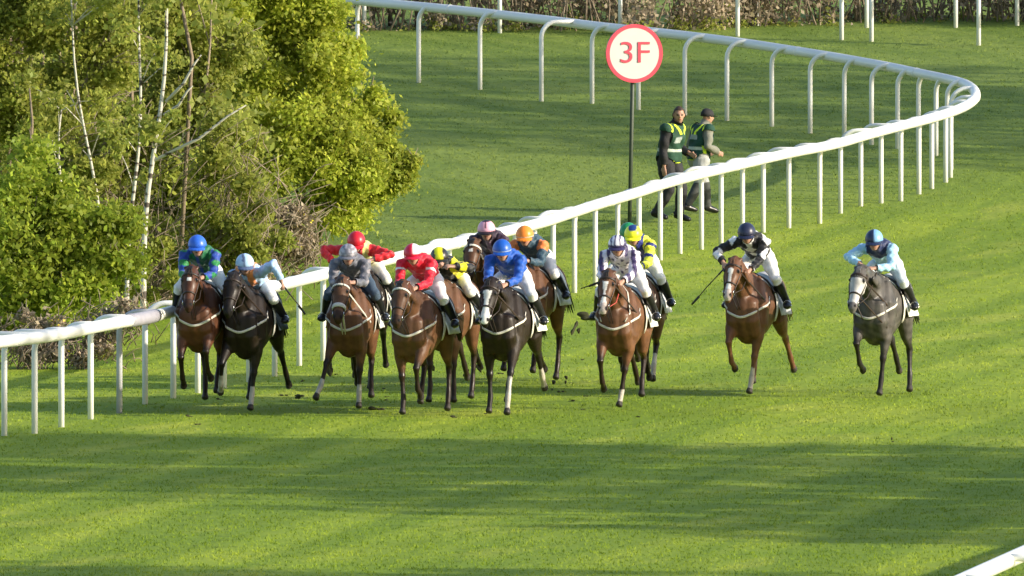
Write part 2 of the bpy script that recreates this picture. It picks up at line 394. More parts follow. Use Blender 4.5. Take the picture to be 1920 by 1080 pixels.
# ------------------------------------------------------------------ furlong sign
def text_mesh(s, size, ext):
    cu = bpy.data.curves.new("sign_text", 'FONT'); cu.body = s; cu.size = size; cu.extrude = ext; cu.offset = -.002
    cu.align_x = 'CENTER'; cu.align_y = 'CENTER'; o = bpy.data.objects.new("text_work", cu); scn.collection.objects.link(o)
    dg = bpy.context.evaluated_depsgraph_get(); me = bpy.data.meshes.new_from_object(o.evaluated_get(dg)); bpy.data.objects.remove(o); me.materials.clear(); return me
def sign():
    b = gnd(1181, 424); s = S(424); t = empty("furlong_sign", b, math.radians(14), label="round white 3F sign with red rim on a tall thin dark pole", cat="sign")
    hc = (424 - 100) / s; xc = (1188.5 - 1181) / s
    MB().loft([(0, .03, -.1), (xc * .5, .03, hc * .5), (xc, .03, hc + .25)], [.032], n=12, cap=.1).build("pole", M['pole'], t)
    c = Vector((xc, -.025, hc)); Rr = .445
    MB().loft([c + Vector((0, .02, 0)), c + Vector((0, -.02, 0))], [Rr], n=64, cap=0).build("disc", M['sign_white'], t, smooth=False)
    m_ = MB(); n = 64; base = 0                                   # red rim ring, standing proud
    for k in range(n):
        a = 2 * math.pi * k / n
        for rr, yy in ((Rr - .052, -.023), (Rr + .006, -.023), (Rr + .006, .023), (Rr - .052, .023)):
            m_.V.append(c + Vector((math.cos(a) * rr, yy, math.sin(a) * rr)))
    for k in range(n):
        k2 = (k + 1) % n
        for j in range(4): m_.F.append((k * 4 + j, k2 * 4 + j, k2 * 4 + (j + 1) % 4, k * 4 + (j + 1) % 4))
    m_.build("rim", M['sign_red'], t, smooth=False)
    tm = text_mesh("3F", .47, .004); o = link("lettering", tm, M['sign_red'], t); o.location = c + Vector((0, -.027, 0.0)); o.rotation_euler = (math.pi / 2, 0, 0); o.scale = (1.14, 1.0, 1.0)
sign()

# ------------------------------------------------------------------ horses
def hp(x, f, z): return Vector((x, -f, z))
FORE = {'stance': [(.54, .50), (.54, .23), (.58, .11), (.61, .045)], 'reach': [(.80, .60), (.97, .33), (1.05, .24), (1.10, .17)], 'land': [(.74, .54), (.86, .24), (.93, .12), (.97, .045)],
        'fold': [(.86, .70), (.72, .44), (.59, .39), (.50, .34)], 'lift': [(.82, .62), (.66, .35), (.54, .30), (.46, .24)], 'back': [(.36, .53), (.18, .29), (.06, .24), (.0, .17)]}
HIND = {'stance': [(-.40, .90), (-.72, .57), (-.66, .23), (-.61, .12), (-.57, .045)], 'reach': [(-.22, .84), (-.42, .52), (-.20, .25), (-.12, .13), (-.06, .06)],
        'push': [(-.55, .93), (-.97, .68), (-1.22, .42), (-1.31, .32), (-1.38, .25)], 'fold': [(-.38, .85), (-.75, .66), (-.72, .36), (-.80, .26), (-.86, .19)], 'swing': [(-.26, .84), (-.56, .60), (-.38, .32), (-.34, .21), (-.30, .14)]}
COATS = {'bay': ((.120, .054, .025), 1), 'dark': ((.019, .012, .008), 1), 'brown': ((.100, .046, .022), 1), 'chestnut': ((.125, .056, .027), 0), 'grey': ((.070, .064, .058), 2), 'redbay': ((.100, .038, .018), 1)}

def make_horse(label, px, py, yaw, coat, LF, RF, LH, RH_, hdx=0., hdz=0., blaze=0, socks=(), brow=None, nose=None, strap=True, spread=(0, 0, 0, 0), pad=1, sc=1.0, breastplate=False, lift=0.0):
    """px,py: pixel where the front feet meet the ground. LF etc: phase of each leg (L is the viewer's right)."""
    a = math.radians(yaw); o = gnd(px, py)
    fwd = Vector((-math.sin(a), -math.cos(a), 0))
    O = o - fwd * .55; O = on(O.x, O.y); O.z = o.z + lift
    t = empty("racehorse", O, -a, label=label, cat="horse", group="racehorses in the field"); t.scale = (sc * .89, sc * .97, sc)
    m_ = MB()
    # trunk
    m_.loft([hp(0, -.90, 1.26), hp(0, -.78, 1.27), hp(0, -.60, 1.27), hp(0, -.35, 1.245), hp(0, -.08, 1.17), hp(0, .15, 1.12), hp(0, .35, 1.105), hp(0, .52, 1.10), hp(0, .66, 1.11), hp(0, .77, 1.11)],
            [(.13, .15), (.24, .24), (.285, .295), (.285, .29), (.315, .35), (.315, .40), (.27, .455), (.24, .44), (.20, .36), (.12, .23)], n=20)
    m_.loft([hp(0, .05, 1.42), hp(0, .3, 1.47), hp(0, .5, 1.42)], [(.09, .09), (.085, .12), (.1, .13)], n=12)     # withers
    # neck
    pol = hp(hdx * .55, 1.12, 1.64 + hdz * .8)
    mid = hp(hdx * .2, .78, 1.48 + hdz * .3)
    m_.loft([hp(0, .36, 1.30), hp(0, .58, 1.36), mid, hp(hdx * .4, .96, 1.585 + hdz * .6), pol], [(.18, .29), (.15, .25), (.112, .20), (.092, .16), (.082, .125)], n=16)
    # head
    muz = hp(hdx, 1.42, 1.19 + hdz); hd = (muz - pol); L_ = hd.length; u = hd.normalized(); sd = Vector((1, 0, 0)); sd = (sd - u * sd.dot(u)).normalized(); fr = u.cross(sd)
    if fr.y > 0: fr = -fr                       # the face side
    hpts = [pol + u * (L_ * k) for k in (-.04, .12, .27, .42, .58, .74, .88, .98)]
    hrad = [(.090, .085), (.118, .118), (.126, .130), (.110, .112), (.086, .088), (.070, .072), (.073, .071), (.064, .062)]
    hpts = [p - fr * off for p, off in zip(hpts, (0, .01, .02, .02, .01, 0, 0, .005))]
    m_.loft(hpts, hrad, side=sd, n=14)
    for s_ in (-1, 1):                           # brow ridges, cheeks, nostrils, ears
        m_.ball(pol + u * L_ * .27 + sd * s_ * .085 + fr * .05, .035, 8, 6)
        m_.ball(pol + u * L_ * .40 + sd * s_ * .06 - fr * .05, (.05, .07, .07), 8, 6)
        m_.ball(pol + u * L_ * .93 + sd * s_ * .045 + fr * .025, .032, 8, 6)
        e0 = pol + sd * s_ * .065 - u * .04
        m_.loft([e0, e0 - u * .03 + sd * s_ * .014 + up * .01, e0 + up * .06 + sd * s_ * .028 - fr * .05, e0 + up * .09 + sd * s_ * .028 - fr * .09], [(.03, .022), (.036, .024), (.025, .016), (.007, .006)], n=8)
    m_.ball(pol + u * L_ * 1.0 - fr * .03, (.048, .05, .045), 8, 6)   # chin / lower lip
    # chest muscles
    for s_ in (-1, 1):
        m_.loft([hp(s_ * .10, .71, 1.20), hp(s_ * .12, .71, .98), hp(s_ * .14, .60, .82)], [(.125, .105), (.13, .115), (.10, .10)], n=12)
        m_.loft([hp(s_ * .13, .30, 1.50), hp(s_ * .19, .62, 1.20), hp(s_ * .17, .66, 1.08)], [(.035, .05), (.045, .07), (.03, .05)], n=10)   # shoulder blade edge
        m_.loft([hp(s_ * .10, .62, 1.42), hp(s_ * .13, .90, 1.50), hp(s_ * .11, 1.0, 1.56 + hdz * .6)], [(.03, .05), (.035, .06), (.02, .04)], n=10)  # neck muscle
        m_.loft([hp(s_ * .16, .34, 1.42), hp(s_ * .215, .48, 1.18), hp(s_ * .195, .50, .92)], [(.07, .14), (.11, .18), (.11, .14)], n=12)
    bones = [(hp(0, -.8, 1.25), hp(0, .6, 1.2), .28), (hp(0, .45, 1.32), pol, .13), (pol, muz, .07)]
    legs = []
    for s_, ph, sp in ((1, LF, spread[0]), (-1, RF, spread[1])):
        K = FORE[ph]; x0 = s_ * .18
        pts = [hp(x0, .50, 1.02), hp(x0 + sp * .15, .5 * .5 + .5 * K[0][0], .5 * 1.0 + .5 * K[0][1]), hp(x0 * .88 + sp * .45, *K[0]), hp(x0 * .80 + sp * .75, *K[1]), hp(x0 * .80 + sp * .9, *K[2]), hp(x0 * .80 + sp, *K[3])]
        kn = pts[2]; can = pts[3] - kn
        P = [pts[0], pts[1], kn - (kn - pts[1]) * .18, kn, kn + can * .22, kn + can * .6, pts[3], pts[4], pts[5]]
        R_ = [(.115, .14), (.088, .105), (.047, .053), (.054, .058), (.036, .041), (.031, .037), (.041, .045), (.036, .040), (.054, .058)]
        m_.loft(P, R_, n=12, cap=.3)
        legs.append([hp(*P[0]) if False else P[0], P[1], P[3], P[6], P[8]])
    for s_, ph, sp in ((1, LH, spread[2]), (-1, RH_, spread[3])):
        K = HIND[ph]; x0 = s_ * .15
        st = hp(x0 + s_ * .03 + sp * .2, *K[0]); hk = hp(x0 * .95 + sp * .5, *K[1]); fe = hp(x0 * .9 + sp * .8, *K[2]); pa = hp(x0 * .9 + sp * .9, *K[3]); to = hp(x0 * .9 + sp, *K[4])
        g = hk - st; can = fe - hk
        P = [hp(x0 * .9, -.62, 1.25), hp(x0 * 1.05, -.60, 1.08), st + (hp(x0, -.6, 1.1) - st) * .25, st + g * .45, hk - g * .15, hk, hk + can * .3, hk + can * .65, fe, pa, to]
        R_ = [(.13, .22), (.15, .25), (.125, .18), (.085, .11), (.045, .056), (.052, .068), (.038, .046), (.033, .039), (.042, .046), (.037, .041), (.054, .058)]
        m_.loft(P, R_, n=12, cap=.3)
        legs.append([P[0], P[2], P[5], P[8], P[10]])
    me = remesh(m_, "horse_body", .0155, 2)
    V = co(me)
    for lg in legs:
        for q in range(4): bones.append((lg[q], lg[q + 1], (.12, .07, .035, .04)[q]))
    bi, bt = bones_d(V, bones)
    base, pt = COATS[coat]; base = np.array(base); C = np.tile(base, (len(V), 1))
    dk = np.array((.009, .007, .006))
    up_z = np.clip((V[:, 2] - .9) / .7, 0, 1)[:, None]
    if pt == 1: C = C * (1.08 - .3 * up_z)                      # darker topline
    mott = (np.sin(V[:, 0] * 31 + V[:, 2] * 17) * np.sin(V[:, 1] * 23 - V[:, 2] * 29))[:, None]
    if pt == 2: C = C * (1 + .35 * mott)                     # dapples
    else: C = C * (1 + .10 * mott)
    for k in range(4):
        for q, st_ in ((1, .5), (2, -1), (3, -1)):
            mk = (bi == 3 + k * 4 + q)
            wgt = np.clip((bt - st_) / .4, 0, 1) if st_ > 0 else np.ones(len(V))
            if pt: C[mk] = C[mk] * (1 - wgt[mk][:, None] * .9) + dk * wgt[mk][:, None] * .9
        if k in dict(socks):
            hgt = dict(socks)[k]
            mk = (bi == 3 + k * 4 + 3); C[mk] = (.42, .38, .32)
            mk = (bi == 3 + k * 4 + 2) & (bt > 1 - hgt); C[mk] = np.array((.46, .43, .37)) * (1 + .25 * mott[mk])
        mk = (bi == 3 + k * 4 + 3) & (bt > .72); C[mk] = (.035, .03, .026)     # hoof
    Pl, Uu, Sd, Fr = (np.array(v) for v in (pol, u, sd, fr))
    rel = V - Pl; al = rel @ Uu / L_; la = rel @ Sd; fo = rel @ Fr
    head = (bi == 2)
    if pt == 1:
        mk = head & (al > .80); C[mk] = C[mk] * .35
        mk = head & (al < .03); C[mk] = C[mk] * .5
    if pt == 2:
        C[head] = np.array((.46, .45, .43)) * (1 + .2 * mott[head]); mk = head & (al > .86); C[mk] = (.12, .11, .11)
    if blaze:
        wv = {1: .012, 2: .03, 3: .045}[blaze] * (1.1 + .4 * np.sin(al * 9))
        lo, hi = {1: (.2, .34), 2: (.12, .9), 3: (.10, 1.2)}[blaze]
        if blaze == 1: wv = wv * 0 + .028
        mk = head & (fo > .02) & (np.abs(la) < wv) & (al > lo) & (al < hi); C[mk] = (.68, .66, .62)
        if blaze == 2: mk = head & (fo > .0) & (al > .80) & (np.abs(la) < .05); C[mk] = (.45, .38, .35)
    for s_ in (-1, 1):                                       # eyes and nostrils painted into the surface colour (their own colour)
        for al0, of, r_ in ((.27, .10, .022), (.95, .05, .016)):
            c_ = Pl + Uu * L_ * al0 + Sd * s_ * of + Fr * (.055 if al0 < .5 else .052)
            mk = np.linalg.norm(V - c_, axis=1) < r_ * 1.4; C[mk] = (.006, .005, .005)
    body = link("horse_body", me, M['coat'], t, C)
    bv = BVHTree.FromPolygons([Vector(v) for v in V.tolist()], [tuple(p.vertices) for p in me.polygons])
    # eyes
    for s_ in (-1, 1):
        MB().ball(pol + u * L_ * .275 + sd * s_ * .108 + fr * .062, .018, 8, 6).build("eye", M['boot'], t)
    # mane and forelock
    mm = MB(); R2 = random.Random(int(px * 7 + py)); NV = []
    hair = (np.array(dk) if pt else base * .8) if pt != 2 else np.array((.10, .10, .10))
    crest = [(hp(0, .42, 1.58)), mid + up * .19, hp(hdx * .4, .96, 1.585 + hdz * .6) + up * .15, pol + up * .09]
    def cr(tt):
        q = tt * 3; i = min(int(q), 2); return crest[i].lerp(crest[i + 1], q - i)
    for k in range(46):
        p = cr(R2.random()) + Vector((0, 0, -.03)); s_ = -1
        l_ = R2.uniform(.10, .19); e = p + Vector((s_ * R2.uniform(.05, .11), R2.uniform(.02, .12), -l_ * .5 + .03))
        mm.loft([p, p + (e - p) * .5 + Vector((s_ * .02, .01, .035)), e], [(.018, .008), (.014, .006), (.003, .002)], n=5, cap=.1)
    mm.build("mane", M['hair'], t, cols=np.array(hair))
    mm = MB()
    for k in range(9):
        p = pol + up * .06 + sd * R2.uniform(-.03, .03) + fr * .04
        mm.loft([p, p + fr * .04 + u * .06, p + fr * .03 + u * R2.uniform(.12, .19) + sd * R2.uniform(-.04, .04)], [(.014, .007), (.012, .005), (.003, .002)], n=5, cap=.1)
    mm.build("forelock", M['hair'], t, cols=np.array(hair))
    # tail streaming behind
    mm = MB(); tb = hp(0, -.92, 1.36)
    for k in range(60):
        dx = R2.uniform(-.045, .045); e = R2.uniform(.40, .66)
        mm.loft([tb + Vector((dx * .2, -.02, 0)), tb + Vector((dx, .18, .02)), tb + Vector((dx * 1.8, .38, -.12)), tb + Vector((dx * 2.5 + .03, .40 + e * .3, -.12 - e * .6))], [(.022, .022), (.026, .024), (.02, .018), (.003, .003)], n=6, cap=.1)
    mm.build("tail", M['hair'], t, cols=np.array(hair))
    # tack ---------------------------------------------------------------
    def snap(p, frm, off=.008):
        d = (p - frm); h = bv.ray_cast(frm + d.normalized() * 3.0, -d.normalized())
        return (h[0] + d.normalized() * off) if h[0] is not None else p
    def strap_on(pts, wd, th=.006):
        """flat strap through pts lying on the coat"""
        m2 = MB(); m2.loft(pts, [(wd, th)], n=8, cap=.1, side=(0, 0, 1)); return m2
    # bridle: cheek pieces, browband, noseband
    def ring(al0, ex, mat_, wd, name, tilt=0):
        pts = []
        i0 = al0; c = pol + u * L_ * i0
        ks = np.interp(i0, [-.04, .12, .27, .42, .58, .74, .88, .98], [r[0] for r in hrad]); kf = np.interp(i0, [-.04, .12, .27, .42, .58, .74, .88, .98], [r[1] for r in hrad])
        for k in range(17):
            th = 2 * math.pi * k / 16; q = c + sd * math.cos(th) * ks + fr * math.sin(th) * kf - u * (math.sin(th) * tilt)
            pts.append(snap(q, c - u * (math.sin(th) * tilt), ex))
        m2 = MB(); m2.loft(pts, [(wd, .007 if ex < .012 else .016)], side=tuple(u), n=8, cap=.1); m2.build(name, mat_, br)
    m2 = MB()
    for s_ in (-1, 1):
        pts = [snap(pol + u * L_ * q + sd * s_ * .1, pol + u * L_ * q, .007) for q in (.03, .2, .36, .52, .68, .82)]
        m2.loft(pts, [(.010, .005)], side=tuple(u), n=6, cap=.1)
    br = m2.build("bridle", M['leather'], t)
    ring(.14, .008, M['white_strap'] if brow else M['leather'], .016, "browband")
    if nose == 'ring': ring(.66, .012, M['white_strap'], .03, "noseband")
    elif nose == 'sheep': ring(.62, .022, M['white_strap'], .035, "noseband")
    else: ring(.62, .008, M['leather'], .012, "noseband")
    for s_ in (-1, 1): MB().loft([pol + u * L_ * .83 + sd * s_ * .078 + Vector((0, math.cos(q) * .03, math.sin(q) * .03)) for q in np.linspace(0, 2 * math.pi, 9)], [.006], n=6, cap=.1).build("bit_ring", M['metal'], br)
    # reins to the hands
    hands = hp(0, .60, 1.72 + hdz * .25)
    rm = MB()
    for s_ in (-1, 1):
        b0 = pol + u * L_ * .84 + sd * s_ * .085; e0 = hp(s_ * .085, .70, 1.61)
        rm.loft([b0, b0.lerp(e0, .33) + Vector((s_ * .04, 0, -.05)), b0.lerp(e0, .7) + Vector((s_ * .03, 0, -.02)), e0], [(.009, .006)], n=6, cap=.1)
    rm.loft([hp(.085, .70, 1.61), hp(.0, .62, 1.66), hp(-.085, .70, 1.61)], [(.009, .006)], n=6, cap=.1)
    ob_ = rm.build("reins", M['leather'] if not breastplate else mat("red_rein", (.45, .07, .05)), t)
    # breast girth: white web band round the chest
    if strap:
        m2 = MB(); pts = []
        for q in np.linspace(-1, 1, 25):
            x = q * .34; aq = abs(q); f = .80 - .55 * aq ** 2.2; z = 1.02 + .24 * aq ** 1.8
            tgt = hp(x * 1.0, f, z); frm = hp(x * .25, .36, z)
            pts.append(snap(tgt, frm, .008))
        m2.loft(pts, [(.016, .007)], side=(0, 0, 1), n=8, cap=.1); m2.build("breast_girth", M['white_strap'], t)
    if breastplate:
        for s_ in (-1, 1):
            pts = [snap(hp(s_ * x, f, z), hp(0, f - .12, z - .08), .009) for x, f, z in ((.10, .50, 1.62), (.20, .52, 1.50), (.24, .62, 1.36), (.22, .70, 1.22), (.14, .78, 1.10))]
            MB().loft(pts, [(.018, .008)], side=(0, 1, 0), n=8, cap=.1).build("neck_strap", M['white_strap'], t)
    # saddle cloth and saddle: sheets laid over the back
    def sheet(f0, f1, a0, a1, off, name, mat_, th=.012, flare=0.0):
        nf, na = 9, 25; V2 = []; F2 = []
        for i in range(nf):
            f = f0 + (f1 - f0) * i / (nf - 1)
            for j in range(na):
                an = a0 + (a1 - a0) * j / (na - 1)
                hang = max(0.0, abs(an) - 1.22) if flare else 0.0; sg = 1 if an > 0 else -1
                if hang: an = 1.22 * sg
                d = Vector((math.sin(an), 0, math.cos(an))); c = hp(0, f - flare * (1 - math.cos(an)) * .3, 1.16)
                h = bv.ray_cast(c + d * 2, -d); r = h[0] if h[0] is not None else c + d * .3
                V2.append(r + d * off + Vector((sg * hang * .13 + .012 * math.sin(i * 1.3 + j) * min(hang * 3, 1), .05 * hang, -.40 * hang)))
        for i in range(nf - 1):
            for j in range(na - 1): F2.append((i * na + j, i * na + j + 1, (i + 1) * na + j + 1, (i + 1) * na + j))
        ob = link(name, mesh_np(name, [tuple(v) for v in V2], F2, True), mat_, t)
        so_ = ob.modifiers.new("thickness", 'SOLIDIFY'); so_.thickness = th; so_.offset = 1
        return ob
    # padded white saddle pad
    pm = {1: M['pad'], 2: mat("dark_cloth", (.03, .05, .06)), 3: mat("grey_cloth", (.42, .42, .44))}[pad]
    sheet(-.46, .18, -1.86, 1.86, .012, "saddle_cloth", pm, flare=.6)
    sheet(-.14, .14, -1.15, 1.15, .034, "saddle", M['boot'], .02)
    sheet(.02, .12, -2.2, 2.2, .03, "girth", M['white_strap'], .008)
    for s_ in (-1, 1):
        q0 = snap(hp(s_ * .3, .05, 1.36), hp(0, .05, 1.2), .06)
        MB().loft([q0 + up * .1 - Vector((s_ * .04, 0, 0)), q0 - up * .08, q0 - up * .14 + Vector((s_ * .01, 0, 0))], [(.012, .006)], n=6, cap=.1).build("stirrup_leather", M['leather'], t)
    return t, O, a, sc

# ------------------------------------------------------------------ people
def ik(s, h, l1, l2, pole):
    s = Vector(s); h = Vector(h); d = h - s; L_ = min(d.length, (l1 + l2) * .995); u = d.normalized()
    h = s + u * L_; x = (l1 * l1 - l2 * l2 + L_ * L_) / (2 * L_); r = math.sqrt(max(l1 * l1 - x * x, 0))
    p = Vector(pole) - u * Vector(pole).dot(u); p.normalize()
    return s + u * x + p * r, h
def person_mesh(J, grip=(True, True), vox=.0125, fat=1.0):
    """J: joints (pelvis, waist, chest, neck, head centre, head forward, head up, and per side sh, el, ha, hip, kn, an, toe)"""
    m_ = MB(); f_ = fat
    pe, wa, ch, nk, hc = (Vector(J[k]) for k in ('pelvis', 'waist', 'chest', 'neck', 'head'))
    hf = Vector(J['hf']).normalized(); hu = Vector(J['hu']); hu = (hu - hf * hu.dot(hf)).normalized(); hs = hu.cross(hf) * -1
    sdv = (Vector(J['shR']) - Vector(J['shL'])).normalized()
    m_.loft([pe + (pe - wa).normalized() * .06, pe, wa, ch, ch.lerp(nk, .6), nk], [(.13 * f_, .105 * f_), (.165 * f_, .125 * f_), (.14 * f_, .105 * f_), (.175 * f_, .125 * f_), (.15, .10), (.07, .065)], side=sdv, n=16)
    m_.loft([nk - (hc - nk) * .2, hc - hu * .05], [(.06, .06), (.055, .06)], side=sdv, n=10)
    # head
    P = [hc + hu * z for z in (-.105, -.075, -.03, .03, .075, .105)]
    off = (.032, .026, .012, 0, -.006, -.01)
    m_.loft([p + hf * o_ for p, o_ in zip(P, off)], [(.038, .040), (.056, .068), (.070, .088), (.077, .098), (.066, .084), (.035, .045)], side=hs, n=14, cap=.5)
    m_.loft([hc + hu * .012 + hf * .09, hc - hu * .022 + hf * .118, hc - hu * .035 + hf * .10], [(.011, .010), (.017, .014), (.016, .010)], side=hs, n=8)     # nose
    m_.ball(hc - hu * .062 + hf * .096, (.020, .014, .010), 8, 6)      # lips
    for s_ in (-1, 1):
        m_.ball(hc + hs * s_ * .080 - hu * .005 - hf * .005, (.012, .02, .03), 8, 6)   # ears
        m_.ball(hc + hs * s_ * .032 + hu * .022 + hf * .088, (.018, .012, .008), 8, 6)  # brow
    bones = [(pe, wa, .14), (wa, ch, .14), (ch, nk, .12), (nk, hc - hu * .08, .05), (hc - hu * .02, hc + hu * .04, .09)]
    names = ['pelvis', 'waist', 'chest', 'neck', 'head']
    for k, s_ in (('L', -1), ('R', 1)):
        sh, el, ha = (Vector(J[n_ + k]) for n_ in ('sh', 'el', 'ha'))
        m_.loft([sh - sdv * s_ * .06, sh, sh.lerp(el, .5), el, el.lerp(ha, .35), ha], [(.060, .062), (.060, .060), (.050, .050), (.041, .041), (.042, .042), (.027, .030)], n=12)
        d = (ha - el).normalized()
        bones += [(sh, el, .05), (el, ha, .035)]; names += ['ua' + k, 'fa' + k]
        # hand: palm, four fingers of different length, thumb from the side
        pd = Vector(J.get('palm' + k, (0, 0, -1))); pd = (pd - d * pd.dot(d)).normalized(); lat = d.cross(pd)
        pc = ha + d * .045
        m_.loft([ha - d * .01, ha + d * .03, ha + d * .085], [(.026, .020), (.036, .017), (.040, .014)], side=lat, n=10)
        for fi, (q, ln) in enumerate(((-.030, .066), (-.010, .076), (.011, .070), (.031, .054))):
            b0 = ha + d * .082 + lat * q
            if grip[0 if k == 'L' else 1]: pts = [b0, b0 + d * ln * .42 + pd * .012, b0 + d * ln * .40 + pd * ln * .55, b0 + d * ln * .02 + pd * ln * .72]
            else: pts = [b0, b0 + d * ln * .45 + pd * .006, b0 + d * ln * .8 + pd * ln * .22, b0 + d * ln * .95 + pd * ln * .45]
            m_.loft(pts, [.0115, .0105, .0095, .0085], n=8)
        ts = 1 if s_ > 0 else -1
        b0 = ha + d * .025 - lat * .030 * 1
        m_.loft([b0, b0 + d * .03 - lat * .022 + pd * .012, b0 + d * .055 - lat * .012 + pd * .034], [.0135, .0125, .010], n=8)
        bones.append((ha, ha + d * .12, .03)); names.append('ha' + k)
        hip, kn, an, to = (Vector(J[n_ + k]) for n_ in ('hip', 'kn', 'an', 'to'))
        m_.loft([hip, hip.lerp(kn, .35), kn.lerp(hip, .12), kn, kn.lerp(an, .3), kn.lerp(an, .7), an], [(.098 * f_, .10 * f_), (.088 * f_, .09 * f_), (.060, .062), (.056, .058), (.058, .060), (.042, .044), (.038, .042)], n=12)
        fd = (to - an); m_.loft([an - fd * .22 - up * 0, an + fd * .3, an + fd * .75, to], [(.036, .045), (.040, .045), (.045, .032), (.038, .022)], side=sdv, n=10)
        bones += [(hip, kn, .08), (kn, an, .045), (an, to, .04)]; names += ['th' + k, 'sn' + k, 'ft' + k]
    me = remesh(m_, "person_body", vox, 1)
    bi, bt = bones_d(co(me), bones)
    return me, np.array(names)[bi], bt, dict(hc=hc, hf=hf, hu=hu, hs=hs, bones=bones, names=names)
def skin_cols(me, inf, tone=(.42, .24, .17)):
    V = co(me); C = np.tile(np.array(tone), (len(V), 1)); hc, hf, hu, hs = (np.array(inf[k]) for k in ('hc', 'hf', 'hu', 'hs'))
    r = V - hc; a = r @ hu; b = r @ hf; c = r @ hs
    mk = (b > .06) & (np.abs(np.abs(c) - .033) < .017) & (np.abs(a - .004) < .009); C[mk] = (.03, .02, .015)
    mk = (b > .06) & (np.abs(np.abs(c) - .033) < .019) & (np.abs(a - .027) < .005); C[mk] = (.10, .06, .04)
    mk = (b > .07) & (np.abs(c) < .024) & (np.abs(a + .062) < .008); C[mk] = (.25, .08, .07)
    return C
def helmet(inf, colf, parent, brim=True, band=None):
    """skull cap with silk cover and peak"""
    hc, hf, hu, hs = (inf[k] for k in ('hc', 'hf', 'hu', 'hs')); m_ = MB(); n, mm = 28, 12
    loc = []
    for i in range(mm + 1):
        ph = (math.pi / 2 + .18) * i / mm
        for k in range(n):
            th = 2 * math.pi * k / n
            x, y, z = math.sin(ph) * math.cos(th), math.sin(ph) * math.sin(th), math.cos(ph)
            lift = .018 if y > 0 and i == mm else 0
            m_.V.append(hc + hu * (.012 + .132 * z + lift) + hs * (.118 * x) + hf * (.140 * y)); loc.append((x, y, z))
    for i in range(mm):
        for k in range(n): m_.F.append((i * n + k, (i + 1) * n + k, (i + 1) * n + (k + 1) % n, i * n + (k + 1) % n))
    cols = np.array([colf(*l) for l in loc])
    me = m_.me("helmet"); ob = link("helmet", me, M['helmet'], parent, cols)
    q = ob.modifiers.new("thickness", 'SOLIDIFY'); q.thickness = .012; q.offset = -1
    pk = MB(); 
    for i in range(9):
        th = math.radians(30 + 120 * i / 8); 
        for rr, dz in ((1.0, .0), (1.0 + .30 * math.sin(math.pi * i / 8) ** .6, -.022)):
            for h in (.006, -.006): pk.V.append(hc + hu * (.000 + dz + h) + hs * (.119 * math.cos(th) * rr) + hf * (.141 * math.sin(th) * rr))
    for i in range(8):
        a = i * 4; b = a + 4
        pk.F += [(a, b, b + 2, a + 2), (a + 1, a + 3, b + 3, b + 1), (a + 2, b + 2, b + 3, a + 3), (a, a + 1, b + 1, b)]
    pk.F += [(0, 2, 3, 1), (32, 33, 35, 34)]
    link("peak", pk.me("peak", False), M['helmet'], ob, np.array(colf(0, 1.2, -.1)))
    MB().loft([hc + hs * .085 - hu * .01, hc + hs * .07 - hu * .075, hc - hu * .125 + hf * .04, hc - hs * .07 - hu * .075, hc - hs * .085 - hu * .01], [(.010, .004)], side=tuple(hf), n=6, cap=.1).build("chin_strap", M['leather'], ob)
    return ob
def goggles(inf, parent, col=(.02, .02, .025)):
    hc, hf, hu, hs = (inf[k] for k in ('hc', 'hf', 'hu', 'hs')); m_ = MB()
    pts = [hc + hu * .012 + hs * (.088 * math.sin(q)) + hf * (.107 * math.cos(q) - .002) for q in np.linspace(-1.2, 1.2, 11)]
    m_.loft(pts, [(.021, .012)] * 11, side=tuple(hu), n=8, cap=.2); m_.build("goggles", mat("goggle_lens", col, rough=.15, spec=.7), parent)

